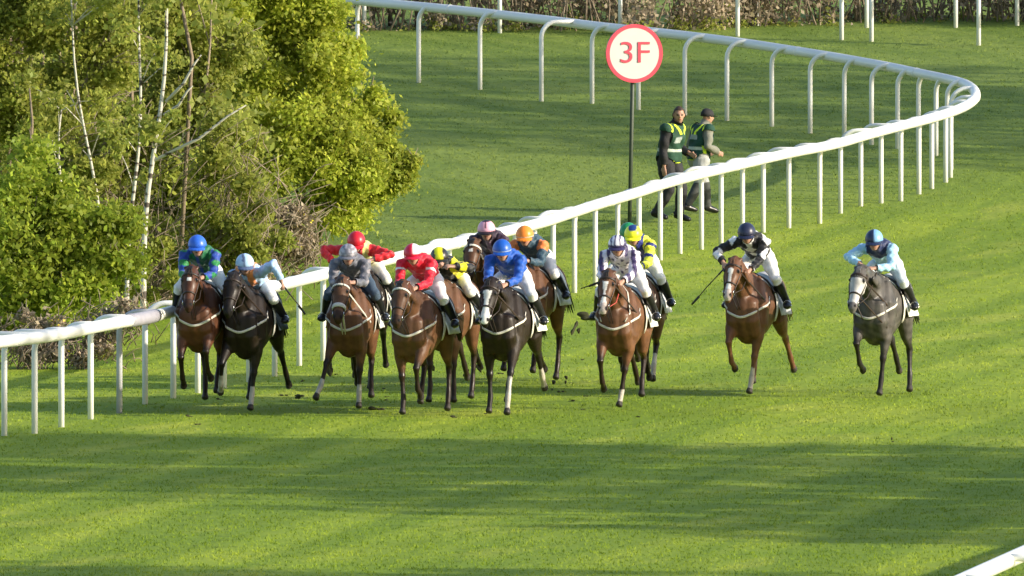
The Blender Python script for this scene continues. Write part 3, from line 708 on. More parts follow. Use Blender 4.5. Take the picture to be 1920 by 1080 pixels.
def jockey(label, horse, lean=0.0, hx=0.0, hz=0.0, silk=None, sleeve=None, cap=None, breech=(.78, .77, .74), boots=True, headturn=0.0, headdown=0.25, ha=None, pole=None, gl=True, twist=0., tone=(.42, .24, .17), hands_g=(True, True), el=(None, None)):
    t0, O, a, sc = horse
    # jockey coordinates: same as the horse's local frame; root at the stirrup line
    root = Vector((0, -.05, 1.15)); rt_ = Matrix.Rotation(-a, 3, 'Z')
    t = empty("person", O + rt_ @ (root * sc), -a, label=label, cat="person", group="jockeys riding in the race"); t.scale = (sc, sc, sc)
    def q(x, f, z): return hp(x, f, z) - root
    J = {}
    z0 = hz
    J['pelvis'] = q(hx * .3, -.18, 1.74 + z0 * .8); J['waist'] = q(hx * .5, -.01, 1.84 + z0); J['chest'] = q(hx * .8, .20, 1.92 + z0 + lean); J['neck'] = q(hx, .37, 1.96 + z0 + lean)
    J['head'] = q(hx + headturn * .06, .50, 2.03 + z0 + lean); J['hf'] = (math.sin(headturn) + math.sin(a) * .6, -math.cos(headturn), -headdown * .45); J['hu'] = (0, -.15, 1)
    for k, s_ in (('L', -1), ('R', 1)):
        sh = q(hx * .9 + s_ * .195, .30 + s_ * twist, 1.915 + z0 + lean + s_ * twist * .2)
        tgt = (ha or {}).get(k) or (s_ * .085, .68, 1.62)
        el_, ha_ = ik(sh, q(*tgt), .29, .25, (pole or {}).get(k) or (s_ * .55, .35, -1.0))
        J['sh' + k], J['el' + k], J['ha' + k] = sh, el_, ha_
        J['palm' + k] = (-s_ * .6, 0, -.8)
        hip = q(hx * .3 + s_ * .10, -.18, 1.70 + z0 * .8); an = q(s_ * .385, -.13, 1.16)
        kn, an = ik(hip, an, .43, .43, (s_ * .12, -1.0, .25))
        J['hip' + k], J['kn' + k], J['an' + k] = hip, kn, an; J['to' + k] = an + Vector((s_ * .03, -.17, -.03))
    me, nm, bt, inf = person_mesh(J)
    body = link("person_body", me, M['skin'], t, skin_cols(me, inf, tone))
    V = co(me)
    isn = lambda *n_: np.isin(nm, n_)
    # silks
    mk = isn('chest', 'waist', 'uaL', 'uaR', 'faL', 'faR') | (isn('pelvis') & (bt > .35)) | (isn('neck') & (bt < .1))
    for k in 'LR': mk &= ~((nm == 'fa' + k) & (bt > .92))
    R_ = np.random.default_rng(int(abs(O.x) * 1000) + 3)
    wr = .016 + .009 * np.sin(V[:, 0] * 42 + V[:, 2] * 31) * np.sin(V[:, 1] * 37 + V[:, 2] * 23) + .003 * np.sin(V[:, 0] * 90 - V[:, 2] * 70)
    sm, ids = submesh(me, mk, wr, "silks", V)
    nn = nm[ids]; vv = V[ids]; tt = bt[ids]
    # torso-space coordinates: x across, s along the spine
    ax = np.array(J['neck'] - J['pelvis']); L_ = np.linalg.norm(ax); s__ = ((vv - np.array(J['pelvis'])) @ (ax / L_)) / L_; xx = vv[:, 0] - hx
    C = np.array([silk(n_, x_, s_, t_, v_) for n_, x_, s_, t_, v_ in zip(nn, xx, s__, tt, vv)])
    link("silks", sm, M['silk'], t, C)
    mk = isn('thL', 'thR') | (isn('pelvis') & (bt < .6)) | (isn('snL', 'snR') & (bt < .18))
    sm, ids = submesh(me, mk, .010 + .004 * np.sin(V[:, 2] * 60), "breeches", V); link("breeches", sm, M['cloth'], t, np.array(breech))
    for k in 'LR':
        mk = isn('ft' + k) | ((nm == 'sn' + k) & (bt > .12)); sm, ids = submesh(me, mk, .010, "boot", V); link("boot", sm, M['boot'], t)
        an, to = J['an' + k], J['to' + k]; c = an.lerp(to, .55)
        MB().loft([c + Vector((math.cos(z) * .055, 0, math.sin(z) * .055 + .005)) for z in np.linspace(0, 2 * math.pi, 13)], [.007], n=6, cap=.1, side=(0, 1, 0)).build("stirrup_iron", M['metal'], t)
    helmet(inf, cap, t)
    if gl: goggles(inf, t)
    return t, J, root, a, O, sc
def whip(label, jk, k, d, L_=.68):
    t0, J, root, a, O, sc = jk; t = empty("whip", O + Matrix.Rotation(-a, 3, 'Z') @ ((Vector(J['ha' + k]) + root) * sc), -a, label=label, cat="whip")
    d = Vector(d).normalized(); hnd = (Vector(J['ha' + k]) - Vector(J['el' + k])).normalized() * .075
    p0 = hnd - d * .08
    MB().loft([p0, p0 + d * .22], [.011, .012], n=8).build("handle", M['boot'], t)
    MB().loft([p0 + d * .2, p0 + d * .45 + up * .01, p0 + d * L_], [.008, .007, .006], n=6).build("shaft", M['leather'], t)
    MB().loft([p0 + d * (L_ - .02), p0 + d * (L_ + .12)], [(.016, .005), (.013, .004)], n=6).build("flap", M['boot'], t)

# colours of the silks -------------------------------------------------------
W_ = (.80, .79, .80); NV = (.02, .03, .09); BK = (.012, .012, .014)
ARM = ('uaL', 'uaR', 'faL', 'faR')
def solid(c): return lambda n, x, s, t, v: c
def two(body, arm): return lambda n, x, s, t, v: arm if n in ARM else body
def capsolid(c, pk=None): return lambda x, y, z: (pk or c) if y > 1.1 else c
def cap_q(c1, c2, pk=None, seg=2):
    def f(x, y, z):
        if y > 1.1: return pk or c2
        return c1 if (x < 0) else c2
    return f
def cap_star(c1, c2):
    return lambda x, y, z: c2 if (abs(x) < .38 * (z + .25) and y > -.1 and z > .1) or y > 1.1 else c1
def blueg(n, x, s, t, v):
    k = math.sin(v[0] * 30 + 1) * math.sin(v[2] * 30 + v[1] * 14)
    if n in ARM: return (.02, .20, .055) if k > .15 else (.02, .06, .32)
    return (.012, .13, .05) if x > 0 or k > .2 else (.02, .06, .32)
def ltblue_orange(n, x, s, t, v):
    if n in ARM: return (.38, .55, .82)
    return (.85, .30, .10) if math.sin(v[0] * 36) > 0.1 and s > .45 else (.38, .55, .80)
def slate(n, x, s, t, v):
    k = math.sin(v[0] * 45) * math.sin(v[2] * 50); return (.24, .22, .24) if k > .45 and n in ARM else (.12, .125, .15)
def redyel(n, x, s, t, v):
    if n in ARM: return (.62, .02, .03)
    return (.62, .02, .03) if abs(x) < .06 else (.75, .70, .28)
def redw(n, x, s, t, v):
    if n in ('uaL', 'uaR') and .32 < t < .42: return W_
    return (.66, .012, .035)
def ybk(n, x, s, t, v):
    if n in ARM: return (.85, .78, .02) if math.sin(t * 11 + (0 if n[0] == 'u' else 2)) > -.45 else BK
    return BK if abs(x) < .12 else (.85, .78, .02)
def dkpink(n, x, s, t, v):
    if n in ARM: return (.05, .025, .05)
    return (.35, .22, .30) if abs(x) < .03 else (.035, .02, .035)
def royal(n, x, s, t, v):
    if n in ('faL', 'faR') and t > .9: return (.5, .6, .8)
    return (.012, .085, .42)
def teal_or(n, x, s, t, v):
    if n in ('uaL', 'uaR') and t < .35: return (.75, .22, .06)
    return (.035, .075, .11)
def purpstr(n, x, s, t, v):
    if n in ARM:
        return (.74, .70, .78) if math.sin(v[0] * 60 + v[1] * 20) > -.1 else (.055, .04, .12)
    k = math.sin(v[0] * 55) * math.sin(s * 24)
    return (.055, .04, .12) if k > .35 else (.72, .68, .78)
def yelblue(n, x, s, t, v):
    if n in ARM: return (.02, .03, .20) if math.sin(t * 12) > .6 else (.80, .82, .05)
    return (.02, .03, .20) if math.sin(v[0] * 30) > .2 else (.78, .80, .05)
def greens(n, x, s, t, v): return (.02, .22, .07)
def diamond(n, x, s, t, v):
    if n in ARM:
        k = (abs(((v[0] * 6.5) % 1) - .5) + abs(((v[2] * 5.0 + .2) % 1) - .5)); return W_ if k < .42 else BK
    k = (abs(((v[0] * 5.5 + .5) % 1) - .5) + abs(((s * 3.2) % 1) - .5)); return W_ if k < .42 or abs(x) < .035 and s > .9 else BK
def ltnavy(n, x, s, t, v):
    if n in ARM: return (.36, .62, .80)
    return NV if s > .72 else (.36, .62, .80)

# ------------------------------------------------------------------ the field of runners (far ones first)
BR = dict
def runner(hl, jl, hargs, jargs):
    h = make_horse(hl, **hargs); return jockey(jl, h, **jargs)
j = runner("bay racehorse nearest the rail at far left, face on, white breast girth",
    "person in blue helmet and green and blue silks on the leftmost bay horse",
    dict(px=369, py=774, yaw=8, lift=.09, coat='redbay', LF='fold', RF='lift', LH='swing', RH_='stance', hdx=.02, hdz=.07, blaze=1, spread=(.05, -.06, 0, .06)),
    dict(hx=-.0, hz=-.02, silk=blueg, cap=capsolid((.03, .13, .62)), headdown=.35, gl=True))
j = runner("very dark brown racehorse second from the left with white socks",
    "person in pale blue helmet and orange-marked light blue silks swinging a whip",
    dict(px=457, py=773, yaw=12, coat='dark', LF='stance', RF='lift', LH='push', RH_='swing', hdx=-.02, hdz=.08, socks=[(0, .35), (1, .5)], spread=(-.04, -.22, .05, 0), pad=2, brow=False),
    dict(hx=-.01, hz=-.17, silk=ltblue_orange, cap=lambda x, y, z: (.10, .14, .25) if y > 1.1 or (abs(x - .25) < .13 and z > .1) else (.42, .60, .80), headdown=.5, headturn=.25, ha={'R': (.46, .44, 1.66)}, pole={'R': (.5, -.6, .6)}, twist=.04))
whip("black whip held out to the right by the person in light blue and orange silks", j, 'R', (.62, -.1, -.75), .42)
j = runner("dark racehorse half hidden behind the bay with the white noseband ring",
    "person in red helmet with yellow and red silks, elbows spread wide",
    dict(px=676, py=733, yaw=6, coat='dark', LF='stance', RF='back', LH='push', RH_='swing', hdz=-.05),
    dict(hx=-.06, hz=-.11, silk=redyel, cap=capsolid((.58, .015, .03)), headdown=.9, ha={'L': (-.36, .56, 1.66), 'R': (.16, .56, 1.70)}, pole={'L': (-1, .1, .5), 'R': (1, .1, .1)}, gl=False))
j = runner("bay racehorse with white browband and round white noseband, third from left in front",
    "person in grey helmet and slate grey silks crouched low on a bay",
    dict(px=652, py=769, yaw=7, coat='bay', LF='stance', RF='reach', LH='swing', RH_='push', hdx=-.02, hdz=-.02, brow=True, nose='ring', socks=[(0, .35), (1, .25)], spread=(.02, -.24, .08, 0), sc=1.0),
    dict(hx=-.0, hz=-.07, silk=slate, cap=lambda x, y, z: (.38, .36, .40) if math.sin(x * 9) * math.sin(z * 8 + 1) > .1 and y < 1.1 else (.17, .17, .20), breech=(.05, .08, .12), headdown=.35))
j = runner("bay racehorse with its head hidden behind the rider in red silks",
    "person in yellow and black helmet and black silks with yellow hooped sleeves",
    dict(px=826, py=758, yaw=14, coat='bay', LF='stance', RF='stance', LH='stance', RH_='push', hdz=-.12, spread=(.06, -.02, 0, 0)),
    dict(hx=-.04, hz=-.17, silk=ybk, cap=lambda x, y, z: (.85, .82, .02) if (abs(x - .15) < .42 and y < 1.1) else (.02, .02, .02), headdown=.4, headturn=.2, ha={'R': (.20, .66, 1.76), 'L': (-.02, .64, 1.74)}, pole={'R': (1, .1, -.1)}, gl=False))
j = runner("brown bay racehorse in front with pale browband and long shadowed face",
    "person in red and white quartered helmet and plain red silks with white breeches",
    dict(px=772, py=781, yaw=15, coat='brown', LF='lift', RF='stance', LH='stance', RH_='swing', hdx=.03, hdz=.0, brow=True, spread=(-.04, .02, .05, 0)),
    dict(hx=.0, hz=.0, silk=redw, cap=lambda x, y, z: (.66, .015, .05) if (y > 1.1 or z < .22) else ((.82, .80, .78) if x < -.05 else (.66, .015, .05)), headdown=.4))
j = runner("bay racehorse holding its head high behind the rider in blue",
    "person in pink and black helmet and very dark silks behind others",
    dict(px=902, py=718, yaw=12, coat='bay', LF='fold', RF='back', LH='swing', RH_='stance', hdx=.02, hdz=.22, brow=True, blaze=1),
    dict(hx=.06, hz=-.05, silk=dkpink, cap=lambda x, y, z: (.02, .015, .02) if (y > 1.1 or z > .84 or abs(x) < .16 * (1.0 - z) + .02 and z > .3) else (.74, .38, .48), headdown=.3))
j = runner("bay racehorse galloping behind and right of the white blazed dark horse",
    "person in orange helmet and dark teal silks with orange shoulders",
    dict(px=982, py=722, yaw=16, coat='bay', LF='back', RF='fold', LH='stance', RH_='swing', hdz=-.05, pad=1),
    dict(hx=.0, hz=-.10, silk=teal_or, cap=lambda x, y, z: (.82, .72, .60) if z < .05 and y < 1.1 else (.85, .25, .03), headdown=.4))
j = runner("dark brown racehorse with a broad white blaze and one tall white stocking",
    "person in royal blue helmet and royal blue silks on the white blazed dark horse",
    dict(px=940, py=779, yaw=13, coat='dark', LF='land', RF='stance', LH='push', RH_='swing', hdx=-.02, hdz=-.02, blaze=3, socks=[(0, .8), (2, .4)], spread=(.04, -.02, 0, 0), sc=1.02),
    dict(hx=.0, hz=-.0, silk=royal, cap=lambda x, y, z: (.45, .55, .75) if z < .03 and y < 1.1 else (.015, .10, .48), headdown=.4))
j = runner("racehorse almost wholly hidden behind the striped rider's mount",
    "person in green helmet mostly hidden behind the yellow helmet",
    dict(px=1177, py=722, yaw=8, coat='brown', LF='fold', RF='back', LH='swing', RH_='push', hdz=-.1),
    dict(hx=0, hz=-.06, silk=greens, cap=capsolid((.02, .26, .09)), headdown=.8, gl=False))
j = runner("dark bay racehorse tucked behind the bay with the neck strap, one white hind sock",
    "person in yellow and blue helmet and yellow and blue silks behind the striped rider",
    dict(px=1186, py=738, yaw=10, coat='brown', LF='back', RF='fold', LH='swing', RH_='push', hdz=-.1, socks=[(2, .5)]),
    dict(hx=.0, hz=-.0, silk=yelblue, cap=lambda x, y, z: (.02, .05, .20) if (y < 1.1 and z > .60 and abs(x) < .45) else (.88, .88, .03), headdown=.45, gl=True))
j = runner("bright bay racehorse with white blaze, white neck strap and breast girth",
    "person in purple and white striped helmet and checked white silks",
    dict(px=1156, py=767, yaw=11, coat='bay', LF='stance', RF='lift', LH='swing', RH_='push', hdx=-.02, hdz=.07, blaze=2, breastplate=True, socks=[(0, .05)], spread=(-.10, -.06, .05, .05)),
    dict(hx=.0, hz=.03, silk=purpstr, cap=lambda x, y, z: (.04, .03, .10) if (y > 1.1 or z < .16 or math.sin(x * 13) > .1) else (.74, .72, .80), headdown=.35, ha={'L': (-.12, .66, 1.66), 'R': (.10, .68, 1.62)}))
whip("short black whip poking out to the left beside the bay's white blazed face", j, 'L', (-.9, .1, -.35), .22)
j = runner("chestnut racehorse running alone with white blaze and one white foreleg sock",
    "person in navy helmet and black and white diamond silks on the chestnut horse",
    dict(px=1398, py=742, yaw=15, coat='chestnut', LF='stance', RF='fold', LH='push', RH_='swing', hdx=-.03, hdz=.09, blaze=2, socks=[(0, .5)], spread=(-.08, -.03, .05, 0), pad=3),
    dict(hx=.0, hz=.05, silk=diamond, cap=capsolid((.02, .025, .06)), headdown=.55, ha={'L': (-.30, .52, 1.70)}, pole={'L': (-1, .2, .0)}, gl=False))
whip("long black whip pointing down to the left from the person in diamond silks", j, 'L', (-.62, -.1, -.70), .62)
j = runner("grey racehorse farthest right with pale face and dark legs",
    "person in light blue and navy helmet and light blue silks on the grey horse",
    dict(px=1637, py=745, yaw=15, coat='grey', LF='stance', RF='fold', LH='stance', RH_='push', hdx=-.08, hdz=-.03, spread=(-.04, -.02, .10, 0), brow=False),
    dict(hx=.0, hz=-.02, silk=ltnavy, cap=cap_q((.20, .40, .66), (.02, .03, .08), (.02, .03, .08)), breech=(.62, .66, .68), headdown=.45, ha={'L': (-.14, .64, 1.70), 'R': (.05, .66, 1.66)}, pole={'L': (-1, .3, .3), 'R': (1, .4, -.7)}))

# ------------------------------------------------------------------ two stewards on foot inside the rail
def steward(label, px, py, heading, hf, top, leg, vest, cap_on, hair, stride, tone=(.42, .24, .17), H=1.0, foldarm=False, calf=None):
    o = gnd(px, py); h = math.radians(heading)      # heading 0 = facing the camera, +90 = walking right in the photo
    t = empty("person", o, h, label=label, cat="person", group="stewards standing inside the rail"); t.scale = (H,) * 3
    J = dict(pelvis=hp(0, 0, .95), waist=hp(0, .02, 1.12), chest=hp(0, .07, 1.30), neck=hp(0, .10, 1.46), head=hp(0, .17, 1.60))
    J['hf'] = hf; J['hu'] = (0, 0, 1)
    for k, s_ in (('L', -1), ('R', 1)):
        J['sh' + k] = hp(s_ * .20, .07, 1.395)
        hand = hp(s_ * .22, .24, 1.02) if (foldarm or s_ > 0) else hp(s_ * .25, .05, .84)
        J['el' + k], J['ha' + k] = ik(J['sh' + k], hand, .30, .26, (s_ * .4, 1.0, -.1)); J['palm' + k] = (-s_, 0, 0)
        J['hip' + k] = hp(s_ * .10, 0, .90); f = stride * s_
        J['kn' + k], J['an' + k] = ik(J['hip' + k], hp(s_ * .10, f - .03, .10 + (.03 if f < 0 else 0)), .42, .42, (0, -1, 0)); J['to' + k] = J['an' + k] + Vector((0, -.18, -.055))
    me, nm, bt, inf = person_mesh(J, grip=(False, False), fat=1.12); V = co(me)
    body = link("person_body", me, M['skin'], t, skin_cols(me, inf, tone))
    isn = lambda *n_: np.isin(nm, n_)
    wr = .026 + .010 * np.sin(V[:, 0] * 30 + V[:, 2] * 26) * np.sin(V[:, 1] * 27)
    mk = isn('chest', 'waist', 'uaL', 'uaR') | (isn('faL', 'faR') & (bt < .94)) | (isn('pelvis')) & (V[:, 2] > .86) | (isn('neck') & (bt < .35))
    sm, ids = submesh(me, mk, wr, "jacket", V); link("jacket", sm, M['cloth'], t, np.array(top))
    mk = isn('thL', 'thR') | isn('pelvis') | (isn('snL', 'snR') & (bt < .97)); sm, ids = submesh(me, mk, .012 + wr * .6, "trousers", V)
    Ct = np.tile(np.array(leg), (len(ids), 1))
    if calf: Ct[V[ids][:, 2] < .52] = calf
    link("trousers", sm, M['cloth'], t, Ct)
    for k in 'LR':
        mk = isn('ft' + k) | ((nm == 'sn' + k) & (bt > .88)); sm, ids = submesh(me, mk, .012, "shoe", V); link("shoe", sm, M['boot'], t)
    # hi-vis tabard over the jacket
    mk = ((isn('chest', 'waist') & (V[:, 2] < 1.44)) | (isn('pelvis') & (V[:, 2] > .90))) | (isn('uaL', 'uaR') & (bt < .14))
    sm, ids = submesh(me, mk, wr + .022, "tabard", V); v = V[ids]; z = v[:, 2]; x = v[:, 0]
    C = np.tile(np.array(vest), (len(ids), 1)); ye = (.75, .95, .04)
    C[(z > 1.05) & (z < 1.10)] = (.45, .50, .42)
    C[(z < .915)] = ye; C[(np.abs(x) > .185) & (np.abs(x) < .212) & (z > 1.10)] = ye
    C[(z > 1.30) & (np.abs(np.abs(x) - .05 - (z - 1.30) * .35) < .019)] = ye
    C[(np.abs(v[:, 1] - .01) < .02) & (z < 1.12)] = ye
    C[(v[:, 1] > .05) & (z > 1.22) & (z < 1.30) & (np.abs(x) < .09)] = (.30, .36, .36)
    C[(v[:, 1] < -.07) & (z > 1.20) & (z < 1.27) & (x < -.04) & (x > -.13)] = (.35, .40, .38)
    link("tabard", sm, M['cloth'], t, C)
    hc, hf_, hu, hs = (inf[k] for k in ('hc', 'hf', 'hu', 'hs'))
    if cap_on:
        helm = MB(); helm.loft([hc - hu * .0 - hf_ * .01, hc + hu * .05 - hf_ * .01, hc + hu * .10 - hf_ * .008, hc + hu * .125 - hf_ * .005], [(.092, .116), (.092, .114), (.07, .09), (.035, .045)], side=tuple(hs), n=20, cap=.1)
        helm.loft([hc + hu * .02 + hf_ * .08, hc + hu * .012 + hf_ * .165], [(.075, .008), (.055, .006)], side=tuple(hs), n=12, cap=.1)
        helm.build("cap", M['cloth'], t, cols=np.array((.02, .02, .022)))
    else:
        mk = (nm == 'head'); r = V - np.array(hc); a = r @ np.array(hu); b = r @ np.array(hf_)
        mk = mk & ((a > .062) | ((b < .0) & (a > -.05)) | ((b < .045) & (a > .02))); 
        sm, ids = submesh(me, mk, .010 + .004 * np.sin(V[:, 0] * 200) * np.sin(V[:, 2] * 170), "hair", V); link("hair", sm, M['hair'], t, np.array(hair))
    return t
steward("person in black clothes and green tabard with yellow edging, looking back at the camera", 1254, 417, 62, (-.75, -.55, -.02), (.018, .018, .02), (.022, .022, .025), (.016, .060, .034), False, (.05, .03, .02), .14, H=1.04)
steward("person in black cap, grey jacket and dark green tabard walking to the right", 1310, 402, 120, (0, -1, -.1), (.20, .20, .16), (.36, .37, .36), (.010, .055, .035), True, (.03, .02, .02), .26, foldarm=True, calf=(.05, .055, .05), H=.95)

# ------------------------------------------------------------------ clods thrown up by the hooves, and divots
clod_me = []
for k in range(4):
    m_ = MB(); r = random.Random(k)
    for q in range(4): m_.ball((r.uniform(-.05, .05), r.uniform(-.02, .02), r.uniform(-.03, .03)), (r.uniform(.02, .05), .025, r.uniform(.012, .03)), 8, 6)
    me = remesh(m_, "turf_clod", .009, 1); me.materials.append(M['clod']); clod_me.append(me)
cl = [(1100, 592, .62, 1.7, "dark turf clod in mid air beside the striped rider's stirrup, the topmost"), (1074, 612, .5, 1.5, "ragged turf clod in mid air left of the bay's chest"), (1086, 622, .45, .9, "small clod falling just under the ragged one"), (1046, 656, .35, .4, "tiny clod in mid air over the shadow, left"), (808, 684, .3, 1.0, "clod in mid air behind the red rider's horse"), (873, 700, .25, .8, "small clod by the hind legs of the bay"), (1040, 716, .08, .9, "flat clod just above the dark ground shadow"), (1062, 712, .1, .7, "clod beside the flat one above the shadow"), (620, 690, .25, 1.5, "clod kicked up behind the reaching white hoof"), (707, 766, 0.02, 1.6, "clod lying on the turf before the brown bay"), (1035, 732, .0, .7, "clod lying at the shadow's edge"), (1674, 829, .0, .6, "clod lying in the big ground shadow at right"), (560, 745, .05, 1.0, "clod lying between the second and third horses"), (898, 690, .3, .9, "clod between the raised head horse's legs")]
for i, (x, y, h, s, lb) in enumerate(cl):
    yy = y + h * 148; b = gnd(x, yy)
    o = bpy.data.objects.new("turf_clod", clod_me[i % 4]); scn.collection.objects.link(o); o.location = b + up * (h + .01); o.scale = (s * 1.2, s, s * .8); o.rotation_euler = (i, i * 2.1, i * .7)
    tag(o, lb, "clod", "clods of turf thrown up by the hooves")

for k in range(26):
    r = random.Random(400 + k); x = r.uniform(330, 1260); y = r.uniform(715, 800); b = gnd(x, y); z = r.choice((0, 0, 0, r.uniform(.05, .5)))
    o = bpy.data.objects.new("turf_clod", clod_me[k % 4]); scn.collection.objects.link(o); o.location = b + up * (.005 + z); q = r.uniform(.25, .7); o.scale = (q * 1.3, q, q * .7); o.rotation_euler = (r.uniform(-.3, .3), 0, r.uniform(0, 6))
    tag(o, "small crumb of turf torn up around the galloping hooves", "clod", "small crumbs of turf around the hooves")
# ------------------------------------------------------------------ trees
def leafmat(name, c, rnd=.24, trans=.66): return mat(name, c, rough=.5, noise=.35, scale=.9, rnd=rnd, trans=trans, spec=.3)
M['leaf_bright'] = leafmat("spring_leaf", (.43, .49, .07)); M['leaf_olive'] = leafmat("olive_leaf", (.35, .39, .08))
M['leaf_green'] = leafmat("green_leaf", (.32, .40, .05)); M['leaf_brown'] = leafmat("dry_leaf", (.30, .245, .16), trans=.25)
M['leaf_dark'] = leafmat("dense_leaf", (.05, .075, .015), trans=.1)
M['gorse'] = leafmat("gorse_flower", (.75, .62, .02), .2, .2)
M['twig'] = mat("twig_bark", (.25, .20, .145), rough=.9, noise=.4, scale=6)
M['bark'] = mat("brown_bark", (.20, .155, .11), rough=.9, noise=.4, scale=9, bump=.5)
def birch_mat():
    m = mat("birch_bark", (.45, .43, .37), rough=.7, noise=.15, scale=5); t = m.node_tree; N = t.nodes; L = t.links
    tc = N.new("ShaderNodeTexCoord"); mp = N.new("ShaderNodeMapping"); mp.inputs["Scale"].default_value = (3, 3, 14); n = N.new("ShaderNodeTexNoise"); n.inputs["Scale"].default_value = 1.2; n.inputs["Detail"].default_value = 3
    L.new(tc.outputs["Object"], mp.inputs[0]); L.new(mp.outputs[0], n.inputs["Vector"]); cr = N.new("ShaderNodeValToRGB"); cr.color_ramp.elements[0].position = .40; cr.color_ramp.elements[0].color = (.07, .055, .045, 1); cr.color_ramp.elements[1].position = .47; cr.color_ramp.elements[1].color = (.50, .48, .41, 1)
    L.new(n.outputs["Fac"], cr.inputs[0]); L.new(cr.outputs[0], N["Principled BSDF"].inputs["Base Color"]); return m
M['birch'] = birch_mat()
def leaves(name, C, Rr, n, size, m, parent, seed, flat=.5):
    """C,Rr: clump centres (k,3) and radii (k,); n leaves in all, folded quads"""
    r = np.random.default_rng(seed); k = len(C); w = Rr ** 2.2; w = w / w.sum()
    idx = r.choice(k, n, p=w); d = r.normal(size=(n, 3)); d /= np.linalg.norm(d, axis=1)[:, None]
    rad = np.where(r.uniform(0, 1, n) < .6, r.uniform(0, 1, n) ** (1 / 2.2), np.abs(r.normal(0, .75, n)).clip(0, 1.9)); P = C[idx] + d * (rad * Rr[idx])[:, None] * np.array([1, 1, .8])
    a = r.normal(size=(n, 3)); a /= np.linalg.norm(a, axis=1)[:, None]; b = np.cross(a, r.normal(size=(n, 3))); b /= np.linalg.norm(b, axis=1)[:, None]
    s = size * r.uniform(.4, 1.65, n)[:, None]; a *= s; b *= s * .62
    V = np.stack([P - a, P - b * 1.0, P + a, P + b * 1.0], 1).reshape(-1, 3)
    return link(name, mesh_np(name, V, np.arange(4 * n).reshape(n, 4)), m, parent)
def tree(name, label, cat, base, H, lean, clumps, nleaf, size, leafm, barkm, seed, tr=.07, nb=14, twigs=60, group=None, extra=None):
    """clumps: ellipsoids (dx, dy, z, r) in metres from the base that the crown fills"""
    r = random.Random(seed); t = empty(name, base, label=label, cat=cat, group=group)
    tk = MB(); top = Vector((lean[0], lean[1], H)); P = []
    for i in range(9):
        q = i / 8; P.append(Vector((lean[0] * q + .06 * math.sin(q * 9 + seed), lean[1] * q + .05 * math.cos(q * 7 + seed), H * q - .1)))
    tk.loft(P, [max(tr * (1 - .85 * i / 8), .008) for i in range(9)], n=10, cap=.2)
    Cc = []; Rc = []
    for (x, y, z, rr) in clumps:
        c = Vector((x, y, z))
        for q in range(int(9 + rr * 10)):
            d = Vector((r.gauss(0, 1), r.gauss(0, 1), r.gauss(0, 1))).normalized() * rr * r.uniform(.35, 1.0)
            Cc.append(c + d); Rc.append(r.uniform(.24, .50) * (rr ** .5))
        q0 = max(.1, min(.95, (z - rr * .6) / H)); p0 = P[int(q0 * 8)]
        tk.loft([p0, p0.lerp(c, .45) + Vector((r.uniform(-.1, .1), r.uniform(-.1, .1), .12)), c], [tr * .4, tr * .25, .008], n=7, cap=.1)
    for k in range(twigs):
        i = r.randrange(len(Cc)); c = Cc[i]; j0 = min(range(len(clumps)), key=lambda j_: (Vector(clumps[j_][:3]) - c).length); a = Vector(clumps[j0][:3])
        e = c + (c - a) * .25 + Vector((r.uniform(-.1, .1), r.uniform(-.1, .1), r.uniform(0, .25)))
        tk.loft([a.lerp(c, .2), a.lerp(c, .6) + Vector((r.uniform(-.08, .08), 0, r.uniform(0, .1))), e], [.013, .009, .004], n=5, cap=0)
    tk.build("trunk", barkm, t)
    leaves("crown", np.array([tuple(c) for c in Cc]), np.array(Rc), nleaf, size, leafm, t, seed)
    if extra: extra(t, Cc, Rc, r)
    return t
def px2(base_px, x, y, dd=0.0):
    """offset in metres from a base (photo pixel) of something seen at x,y standing dd metres nearer"""
    b = gnd(*base_px); D = b.y - dd; sc = F / D; p = at(x, y, D / math.cos(PITCH) * 1.0)
    v = p - b; return (v.x, -dd, v.z)
def clump_px(bp, lst):
    out = []
    for x, y, rp, dd in lst:
        X, Y_, Z = px2(bp, x, y, dd); out.append((X, Y_, Z, rp / 130.0))
    return out
# big bright bush-tree whose edge stands against the field
b1 = (585, 470)
tree("leafy_tree", "large bright yellow green tree reaching out over the field, its right edge ragged", "tree", gnd(*b1), 5.2, (.2, 0),
     clump_px(b1, [(520, 60, 95, 0), (600, 120, 80, .3), (560, 220, 105, .6), (660, 200, 70, .2), (640, 300, 95, .5), (705, 260, 52, 0), (700, 335, 58, .2), (742, 300, 26, .3), (775, 303, 13, .3), (620, 370, 70, .8), (500, 330, 90, .9), (470, 180, 100, .3), (560, -20, 90, 0), (460, 20, 110, 0), (600, 20, 45, .2), (650, 90, 32, 0), (735, 220, 20, .1), (650, 385, 55, .5), (560, 425, 60, .7), (600, 300, 80, .8), (520, -140, 120, 0), (748, 345, 26, .3), (695, 180, 22, .1)]), 125000, .034, M['leaf_bright'], M['twig'], 11, tr=.09, twigs=120)
b2 = (90, 650)
tree("leafy_tree", "fresh green leafy tree at the far left edge behind the rail", "tree", gnd(*b2), 3.6, (-.3, 0),
     clump_px(b2, [(60, 420, 100, .4), (150, 400, 75, .3), (40, 520, 80, .7), (130, 500, 80, .6), (190, 470, 50, .5), (60, 330, 80, .2), (20, 590, 45, .8), (90, 570, 45, .8), (160, 545, 45, .7), (230, 500, 40, .5), (-90, 450, 110, .3), (220, 420, 40, .3)]), 26000, .038, M['leaf_green'], M['bark'], 12, tr=.07, twigs=60)
b3 = (150, 630)
